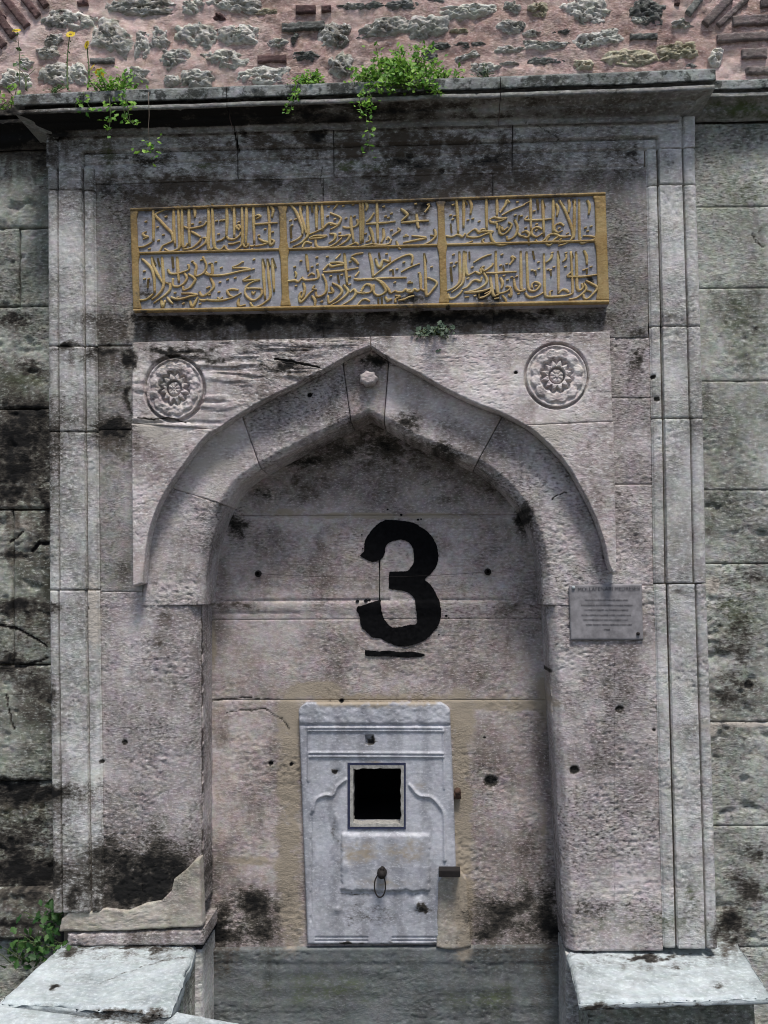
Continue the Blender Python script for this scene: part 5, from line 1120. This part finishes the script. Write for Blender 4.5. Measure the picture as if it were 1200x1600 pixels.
# ------------------------------------------------------------------ information plaque
PQ = empty('information_plaque', 'small dull metal information plaque on the right pier', 'sign')
YP = -.010
pl = block('plate', [(889, 914), (1003, 912)], [(892, 1000), (1005, 1000)], YP, .006, MAT['plaque'], PQ, amp=.04, seed=0, edge=.0015, gap=0, step=.006)
for x, y in ((896, 918), (997, 990)):
    c = P(x, y, YP - .001); B = Bag(); B.tube([c, c + [0, -.004, 0]], [.006, .005], 10); B.build('screw', MAT['bench'] if y < 950 else MAT['iron'], PQ)
fc = bpy.data.curves.new('heading', 'FONT'); fc.body = 'MOLLAFENARI MEDRESESI'; fc.size = .024
to = bpy.data.objects.new('tmp', fc); COL.objects.link(to)
dg = bpy.context.evaluated_depsgraph_get(); dg.update(); me = bpy.data.meshes.new_from_object(to.evaluated_get(dg)); bpy.data.objects.remove(to)
co = np.zeros(len(me.vertices) * 3, np.float32); me.vertices.foreach_get('co', co); co = co.reshape(-1, 3)
a = P(903, 924, YP); b = P(1000, 917.5, YP); co[:, 0] = (co[:, 0] - co[:, 0].min()) / np.ptp(co[:, 0]); co[:, 1] = (co[:, 1] - co[:, 1].min()) / np.ptp(co[:, 1])
hd = np.stack([a[0] + co[:, 0] * (b[0] - a[0]), np.full(len(co), YP - .0016), a[2] + co[:, 0] * .002 + co[:, 1] * .0125], -1).astype(np.float32)
me.vertices.foreach_set('co', hd.ravel()); me.materials.append(MAT['ink']); me.update()
ho = bpy.data.objects.new('heading', me); COL.objects.link(ho); ho.parent = PQ
# body text: six lines too small to read in the photo, kept as worn word-length marks
B = Bag()
for y, x0, x1 in ((937.5, 915, 982), (945.5, 909, 988), (953, 914, 982), (961, 909, 987), (968.5, 912, 982), (976, 916, 988), (983.5, 944, 953)):
    x = x0
    while x < x1 - 1.5:
        wl = min(random.uniform(3, 11), x1 - x); k = x
        while k < x + wl:
            c = P(k, y + .002 * (k - 940), YP - .0012); hh = random.choice([.0012, .0015, .0022]); cuboid(B, c, .0006, .0004, hh)
            cuboid(B, c + [.0010, 0, random.choice([-.001, .0, .001])], .0009, .0003, .0004); k += 1.7
        x += wl + 1.3
B.build('text_lines', MAT['ink'], PQ, smooth=False)

# ------------------------------------------------------------------ stone benches and the basin kerb
def slab(name, corners, z, thick, mat, parent, seed, amp=.004, step=.010, chip=.010, dish=0):
    """flagstone: corners are photo points on its top face (back-left, back-right, front-right, front-left)"""
    C = np.array([PZ(x, y, z) for x, y in corners]); L = max(np.linalg.norm(C[1] - C[0]), np.linalg.norm(C[2] - C[3])); D = max(np.linalg.norm(C[3] - C[0]), np.linalg.norm(C[2] - C[1]))
    nu, nv = max(6, int(L / step)), max(6, int(D / step)); u = np.linspace(0, 1, nu + 1)[None, :, None]; v = np.linspace(0, 1, nv + 1)[:, None, None]
    G = (C[0] * (1 - u) + C[1] * u) * (1 - v) + (C[3] * (1 - u) + C[2] * u) * v
    X, Y, Z = G[..., 0].copy(), G[..., 1].copy(), G[..., 2].copy(); U = u[..., 0] + 0 * X; Vv = v[..., 0] + 0 * X
    e = np.minimum(np.minimum(U, 1 - U) * L, np.minimum(Vv, 1 - Vv) * D); r = chip * np.clip(.7 + 1.4 * np.maximum(0, fbm(X * 16, Y * 16, seed, 3)), .4, 3)
    Z += amp * fbm(X * 7, Y * 9, seed, 4) - .8 * r * np.clip(1 - e / r, 0, 1) ** 2 - dish * np.sin(U * math.pi) * np.sin(Vv * math.pi)
    edge = (e < 1e-6); X[edge] += .006 * fbm(X * 12, Y * 12, seed + 4, 3)[edge]; Y[edge] += .006 * fbm(X * 12, Y * 12, seed + 8, 3)[edge]
    V = [np.stack([X, Y, Z], -1).reshape(-1, 3)]; Q = [gridquads(nv, nu)[:, ::-1]]; idx = np.arange((nv + 1) * (nu + 1)).reshape(nv + 1, nu + 1)
    loop = np.concatenate([idx[0, :-1], idx[:-1, -1], idx[-1, :0:-1], idx[:0:-1, 0]]); n = len(loop); off = len(V[0]); prev = loop; m = 5
    cen_ = V[0].mean(0)
    for k in range(1, m + 1):
        rv = V[0][loop].copy(); rv[:, 2] = z - thick * k / m; d = .006 * fbm(rv[:, 0] * 13 + rv[:, 1] * 9, rv[:, 2] * 25, seed + 11, 3)
        inw = (cen_[:2] - rv[:, :2]); inw /= np.linalg.norm(inw, axis=1)[:, None]; rv[:, :2] += inw * (d + (.010 if k == m else 0))[:, None]
        cur = off + np.arange(n); V.append(rv); off += n; nx = np.roll(np.arange(n), -1); Q.append(np.stack([prev, cur, cur[nx], prev[nx]], -1)); prev = cur
    c_i = off; V.append(np.array([[cen_[0], cen_[1], z - thick]])); T = np.stack([prev, np.full(n, c_i), np.roll(prev, -1)], -1)
    o = mesh_obj(name, np.vstack(V), np.vstack(Q), mat, parent, True, T)
    A = np.vstack(V); px, py = topx(A[:, 0], A[:, 1], A[:, 2]); add_masks(o, masks(px, py)); return o, C
for a in [(1120, 1537, 7, 4, .8), (1055, 1512, 12, 4, .35), (940, 1575, 50, 6, .8), (1080, 1572, 60, 5, .6), (180, 1585, 60, 6, .7), (80, 1543, 4, 4, .9), (930, 1500, 10, 3, .4), (1170, 1575, 30, 5, .5), (230, 1590, 40, 8, .5), (340, 1584, 8, 3, .7), (200, 1480, 120, 5, .6), (1000, 1492, 130, 4, .6), (110, 1490, 30, 10, .5), (1140, 1475, 14, 8, .6), (1000, 1530, 60, 10, .14), (140, 1530, 60, 14, .14)]: blob('stain_shade', *a)
for a in [(200, 1585, 70, 8, .9), (950, 1578, 60, 8, .4)]: blob('brown', *a)
CRACKS += [([(150, 1540), (200, 1518), (260, 1500), (300, 1495)], 1.0, .002, .35)]
LB = empty('stone_bench', 'low worn white stone seat beside the basin, left of the niche', 'bench', group='stone seats flanking the basin')
RB = empty('stone_bench', 'low worn white stone seat beside the basin, right of the niche', 'bench', group='stone seats flanking the basin')
so, CL = slab('seat_slab', [(96, 1474), (307, 1474), (268, 1580), (-2, 1562)], zb_l, .055, MAT['bench'], LB, 800, .007, chip=.018, dish=.006)
so, CR = slab('seat_slab', [(886, 1487), (1148, 1466), (1206, 1556), (905, 1566)], zb_r, .026, MAT['bench'], RB, 801, .006, chip=.014)
def support(C, z1, parent, seed, rec):
    x0, x1 = C[:, 0].min() + .05, C[:, 0].max() - .05; y0 = C[:, 1].min() + rec
    W = [(x0, y0), (x1, y0)]
    nx_, nz_ = int((x1 - x0) / .012), int((z1 - gz) / .012); gx_, gz_ = np.meshgrid(np.linspace(x0, x1, nx_ + 1), np.linspace(z1, gz - .03, nz_ + 1))
    Yf = y0 - .006 * fbm(gx_ * 12, gz_ * 14, seed, 4); Vf = np.stack([gx_, Yf, gz_], -1).reshape(-1, 3)
    idx = np.arange(len(Vf)).reshape(nz_ + 1, nx_ + 1); loop = np.concatenate([idx[0, :-1], idx[:-1, -1], idx[-1, :0:-1], idx[:0:-1, 0]]); b_ = Vf[loop].copy(); b_[:, 1] = YB + .05
    n = len(loop); cur = len(Vf) + np.arange(n); nx = np.roll(np.arange(n), -1)
    mesh_obj('support_block', np.vstack([Vf, b_]), np.vstack([gridquads(nz_, nx_)[:, ::-1], np.stack([loop, cur, cur[nx], loop[nx]], -1)[:, ::-1]]), MAT['wall'], parent)
support(CL, zb_l - .05, LB, 810, .09); support(CR, zb_r - .022, RB, 811, .17)
# jagged mortar at the inner end of the left seat
KB = empty('basin_kerb', 'smooth white marble kerb of the basin at the lower left edge', 'basin kerb')
zk = zb_l - .008
slab('kerb_slab', [(-70, 1560), (268, 1602), (150, 1690), (-330, 1660)], zk, .12, MAT['bench'], KB, 820, .003, .012)
slab('kerb_slab', [(276, 1578), (420, 1606), (330, 1672), (190, 1650)], zk - .002, .10, MAT['bench'], KB, 821, .003, .012)

# ------------------------------------------------------------------ plants
def leafmesh(bag, c, size, nrm, up, lobes=0, r=None):
    """one small lobed leaf: folded along its midrib"""
    nrm = nrm / (np.linalg.norm(nrm) + 1e-9); s_ = np.cross(up, nrm); s_ /= np.linalg.norm(s_) + 1e-9; u_ = np.cross(nrm, s_)
    if lobes: prof_ = [(0, 0), (.22, .28), (.20, .42), (.46, .62), (.24, .70), (.26, .88), (0, 1.12)]
    else: prof_ = [(0, 0), (.24, .25), (.34, .55), (.20, .85), (0, 1.1)]
    k = len(prof_); V = []
    for a, b in prof_: V.append(c + size * (b * u_ + .0 * nrm - .10 * b * b * nrm))
    for sgn in (-1, 1):
        for a, b in prof_[1:-1]: V.append(c + size * (sgn * a * s_ + b * u_ + (.16 * a - .10 * b * b) * nrm))
    T = []
    for si in (0, 1):
        o0 = k + si * (k - 2)
        T.append([0, o0, 1])
        for j in range(k - 3): T += [[1 + j, o0 + j, o0 + j + 1], [1 + j, o0 + j + 1, 2 + j]]
        T.append([k - 2, o0 + k - 3, k - 1])
    bag.add(np.array(V), None, np.array(T))
def plant(name, label, roots, stems, leaf, leafsize, mat, stemmat, cat='plant', seed=0, lobes=1, per=7, spread=.02, stemr=.0016, flowers=(), group=None):
    """stems: list of 3-D polylines; leaves are set along every stem"""
    R = np.random.default_rng(seed); e = empty(name, label, cat, group=group)
    sb, lb = Bag(), Bag()
    for s_ in stems:
        p = np.asarray(s_, float); q = np.stack([smooth_poly(p[:, [0, 1]], 5)[:, 0], smooth_poly(p[:, [0, 1]], 5)[:, 1], smooth_poly(p[:, [0, 2]], 5)[:, 1]], -1)
        sb.tube(q, np.linspace(stemr, stemr * .5, len(q)), 5)
        L = np.linalg.norm(np.diff(q, axis=0), axis=1).sum(); n = max(3, int(L * per))
        for t in np.linspace(.15, 1, n):
            c = q[min(len(q) - 1, int(t * (len(q) - 1)))] + R.normal(0, spread, 3) * [1, .6, .8]
            if c[1] > YB - .02: c[1] = YB - .02
            leafmesh(lb, c, leafsize * R.uniform(.6, 1.35), R.normal(0, .55, 3) + [0, -.75, .55], R.normal(0, .7, 3) + [0, -.1, .35], lobes)
    sb.build('stems', stemmat, e); lv = lb.build('foliage', mat, e, smooth=False); lv['kind'] = 'stuff'
    for c, rad, nrm in flowers:
        f = Bag(); nrm = np.asarray(nrm, float); nrm /= np.linalg.norm(nrm); a_ = np.cross(nrm, [0, 0, 1.0]); a_ /= np.linalg.norm(a_) + 1e-9; b_ = np.cross(a_, nrm)
        for k in range(16):
            t = k / 16 * 2 * math.pi + R.uniform(-.1, .1); d = math.cos(t) * a_ + math.sin(t) * b_; s_ = np.cross(nrm, d); rr = rad * R.uniform(.85, 1.1)
            V = np.array([c + .15 * rad * d - .16 * rad * s_, c + .15 * rad * d + .16 * rad * s_, c + rr * .8 * d + .20 * rad * s_ + .12 * rad * nrm, c + rr * d + .05 * rad * nrm, c + rr * .8 * d - .20 * rad * s_ + .12 * rad * nrm])
            f.add(V, [[0, 1, 2, 4]], [[4, 2, 3]])
        fo = f.build('flower', MAT['petal'], e, smooth=False)
        g_ = Bag(); ang = np.linspace(0, 2 * math.pi, 10, endpoint=False); V = [c + .14 * rad * nrm] + [c + .30 * rad * (math.cos(t) * a_ + math.sin(t) * b_) + .05 * rad * nrm for t in ang]
        g_.add(np.array(V), None, np.array([[0, 1 + i, 1 + (i + 1) % 10] for i in range(10)])); g_.build('flower_centre', MAT['flowereye'], fo)
    return e
def Wp(px, py, Y): return P(px, py, Y)
def sprays(root, n, reach, seed, up=1.0, ydir=-.5, droop=.5, wide=.8):
    R = np.random.default_rng(seed); out = []
    for i in range(n):
        d = np.array([R.normal(0, wide), ydir * abs(R.normal(.4, .3)), up * abs(R.normal(.6, .4))]); d /= np.linalg.norm(d); L = reach * R.uniform(.55, 1.1)
        r0 = root + R.normal(0, 1, 3) * [reach * .25, .008, .004]
        out.append([r0, r0 + d * L * .5, r0 + d * L * .85 + [0, 0, -droop * L * .15], r0 + d * L + [0, 0, -droop * L * .45]])
    return out
rt = Wp(628, 138, -.05)
st = sprays(rt, 46, .145, 1, 1.3, -.6, .4, .55) + sprays(Wp(595, 138, -.10), 30, .10, 2, .8, -.6, .7, .5) + sprays(Wp(636, 140, -.12), 34, .10, 5, .8, -.6, .7, .6) + sprays(Wp(690, 132, -.06), 18, .07, 3, .9, -.4, .4)
st += [[Wp(582, 130, -.12), Wp(574, 150, -.16), Wp(572, 180, -.165), Wp(576, 215, -.16), Wp(577, 240, -.155)], [Wp(590, 130, -.12), Wp(566, 140, -.16), Wp(562, 165, -.165), Wp(568, 180, -.165)], [Wp(600, 132, -.12), Wp(578, 140, -.16), Wp(582, 160, -.165), Wp(578, 175, -.165)], [Wp(630, 132, -.12), Wp(632, 120, -.17), Wp(636, 135, -.175)], [Wp(610, 132, -.12), Wp(606, 118, -.18), Wp(600, 138, -.19)]]
plant('leafy_weed', 'large bright green bushy weed sprouting in the middle of the cornice top', None, st, None, .0145, MAT['leaf'], MAT['stem'], seed=4, per=170, spread=.012)
plant('leafy_weed', 'small round green fern tuft on the cornice, left of the bushy weed', None, sprays(Wp(484, 138, -.08), 26, .065, 7, .9, -.7, .7, .6) + [[Wp(470, 138, -.12), Wp(462, 150, -.16), Wp(455, 168, -.16), Wp(450, 178, -.16)], [Wp(470, 138, -.12), Wp(458, 148, -.16), Wp(446, 172, -.16)]], None, .012, MAT['leaf'], MAT['stem'], seed=8, per=190, spread=.008)
plant('leafy_weed', 'tiny weed sprig at the wall foot above the cornice, right of the bushy weed', None, sprays(Wp(764, 122, -.02), 8, .055, 11, 1.2, -.4, .3), None, .014, MAT['leaf_grey'], MAT['stem'], seed=9, per=70, spread=.006)
fl = [(Wp(110, 54, .03), .018, (.05, -1, .5)), (Wp(136, 70, .03), .017, (-.8, -1, .1)), (Wp(144, 106, -.03), .015, (-.7, -.7, .5)), (Wp(156, 114, -.05), .018, (.2, -1, -.3))]
st = [[Wp(106, 140, .02), Wp(105, 110, .03), Wp(106, 80, .035), Wp(109, 56, .032)], [Wp(137, 140, .02), Wp(139, 110, .03), Wp(137, 85, .035), Wp(136, 71, .032)], [Wp(152, 142, -.02), Wp(140, 125, -.03), Wp(140, 110, -.03), Wp(144, 107, -.03)], [Wp(165, 140, -.04), Wp(162, 128, -.05), Wp(157, 116, -.05)]]
e = plant('yellow_flower_weed', 'tall yellow flowered weed rising from the left end of the cornice', None, st, None, .008, MAT['leaf_dark'], MAT['stem'], seed=12, per=70, spread=.003, stemr=.0032, flowers=fl)
st = sprays(Wp(178, 145, -.09), 24, .09, 21, .7, -.7, .5) + [[Wp(190, 145, -.12), Wp(196, 150, -.17), Wp(200, 172, -.175), Wp(204, 192, -.17)], [Wp(185, 145, -.12), Wp(190, 155, -.17), Wp(196, 180, -.175), Wp(210, 196, -.17)], [Wp(170, 148, -.12), Wp(172, 165, -.16), Wp(172, 190, -.16), Wp(170, 204, -.16)], [Wp(130, 150, -.11), Wp(122, 152, -.15), Wp(118, 168, -.15)], [Wp(140, 150, -.11), Wp(136, 158, -.15), Wp(144, 176, -.15)]]
plant('trailing_weed', 'broad leaved green weed trailing over the cornice below the yellow flowers', None, st, None, .0155, MAT['leaf'], MAT['stem'], seed=13, per=140, spread=.014)
st = [[Wp(233, 137, -.10), Wp(232, 150, -.14), Wp(233, 180, -.142), Wp(232, 205, -.135), Wp(236, 238, -.12)], [Wp(232, 205, -.135), Wp(228, 222, -.13), Wp(222, 236, -.125)], [Wp(233, 208, -.135), Wp(240, 218, -.13), Wp(243, 226, -.125)]]
e = plant('hanging_sprig', 'thin dry stem hanging below the cornice with a green leaf sprig at its end', None, st[:1], None, .0001, MAT['leaf'], MAT['drystem'], seed=14, per=3, stemr=.0014)
lb = Bag(); R = np.random.default_rng(3)
for k in range(24): leafmesh(lb, Wp(R.normal(233, 8), R.normal(230, 8), -.13) + R.normal(0, .004, 3), .014 * R.uniform(.7, 1.3), R.normal(0, .6, 3) + [0, -.9, .4], R.normal(0, .7, 3) + [0, 0, -.1], 1)
lo = lb.build('leaf_cluster', MAT['leaf'], e, smooth=False); lo['kind'] = 'stuff'
fl = [(Wp(26, 48, .03), .016, (.1, -.8, .7))]
st = [[Wp(30, 135, .02), Wp(31, 100, .03), Wp(29, 70, .035), Wp(27, 50, .032)], [Wp(40, 140, .02), Wp(38, 118, .03), Wp(26, 105, .03)], [Wp(42, 140, .02), Wp(42, 122, .03), Wp(55, 108, .03)]]
plant('yellow_flower_weed', 'single yellow flower on a thin stalk at the far left above the cornice', None, st, None, .018, MAT['leaf_dark'], MAT['stem'], seed=15, per=40, spread=.006, stemr=.0018, flowers=fl)
plant('leafy_weed', 'green weed tuft at the left frame edge on the cornice end', None, sprays(Wp(10, 172, -.03), 9, .06, 31, .7, -.5, .4) + sprays(Wp(20, 150, -.03), 5, .04, 32, 1, -.4, .3), None, .016, MAT['leaf'], MAT['stem'], seed=16, per=55, spread=.008)
plant('leafy_weed', 'small low weed at the stalk foot left of the trailing weed', None, sprays(Wp(86, 143, -.03), 7, .045, 33, .9, -.4, .3), None, .014, MAT['leaf_dark'], MAT['stem'], seed=17, per=60, spread=.006)
plant('leafy_weed', 'small dark grey green weed growing from the joint over the arch', None, sprays(Wp(680, 524, -.05), 26, .058, 41, .6, -.9, .8) + [[Wp(670, 528, -.03), Wp(664, 540, -.05), Wp(662, 548, -.05)], [Wp(678, 528, -.03), Wp(680, 545, -.05), Wp(678, 550, -.05)]], None, .017, MAT['leaf_grey'], MAT['stem'], seed=18, per=95, spread=.006)
st = sprays(Wp(70, 1478, .0), 16, .09, 51, 1.0, -.7, .3) + sprays(Wp(78, 1440, .05), 10, .08, 52, 1.2, -.5, .3)
plant('nettle_plant', 'dark green leafy weed at the foot of the left frame edge', None, st, None, .026, MAT['leaf_dark'], MAT['stem'], seed=19, per=48, spread=.014)
plant('nettle_plant', 'low dark green weed at the back corner of the left stone seat', None, sprays(Wp(36, 1502, -.03), 14, .075, 53, .9, -.6, .3), None, .024, MAT['leaf_dark'], MAT['stem'], seed=20, per=50, spread=.014)
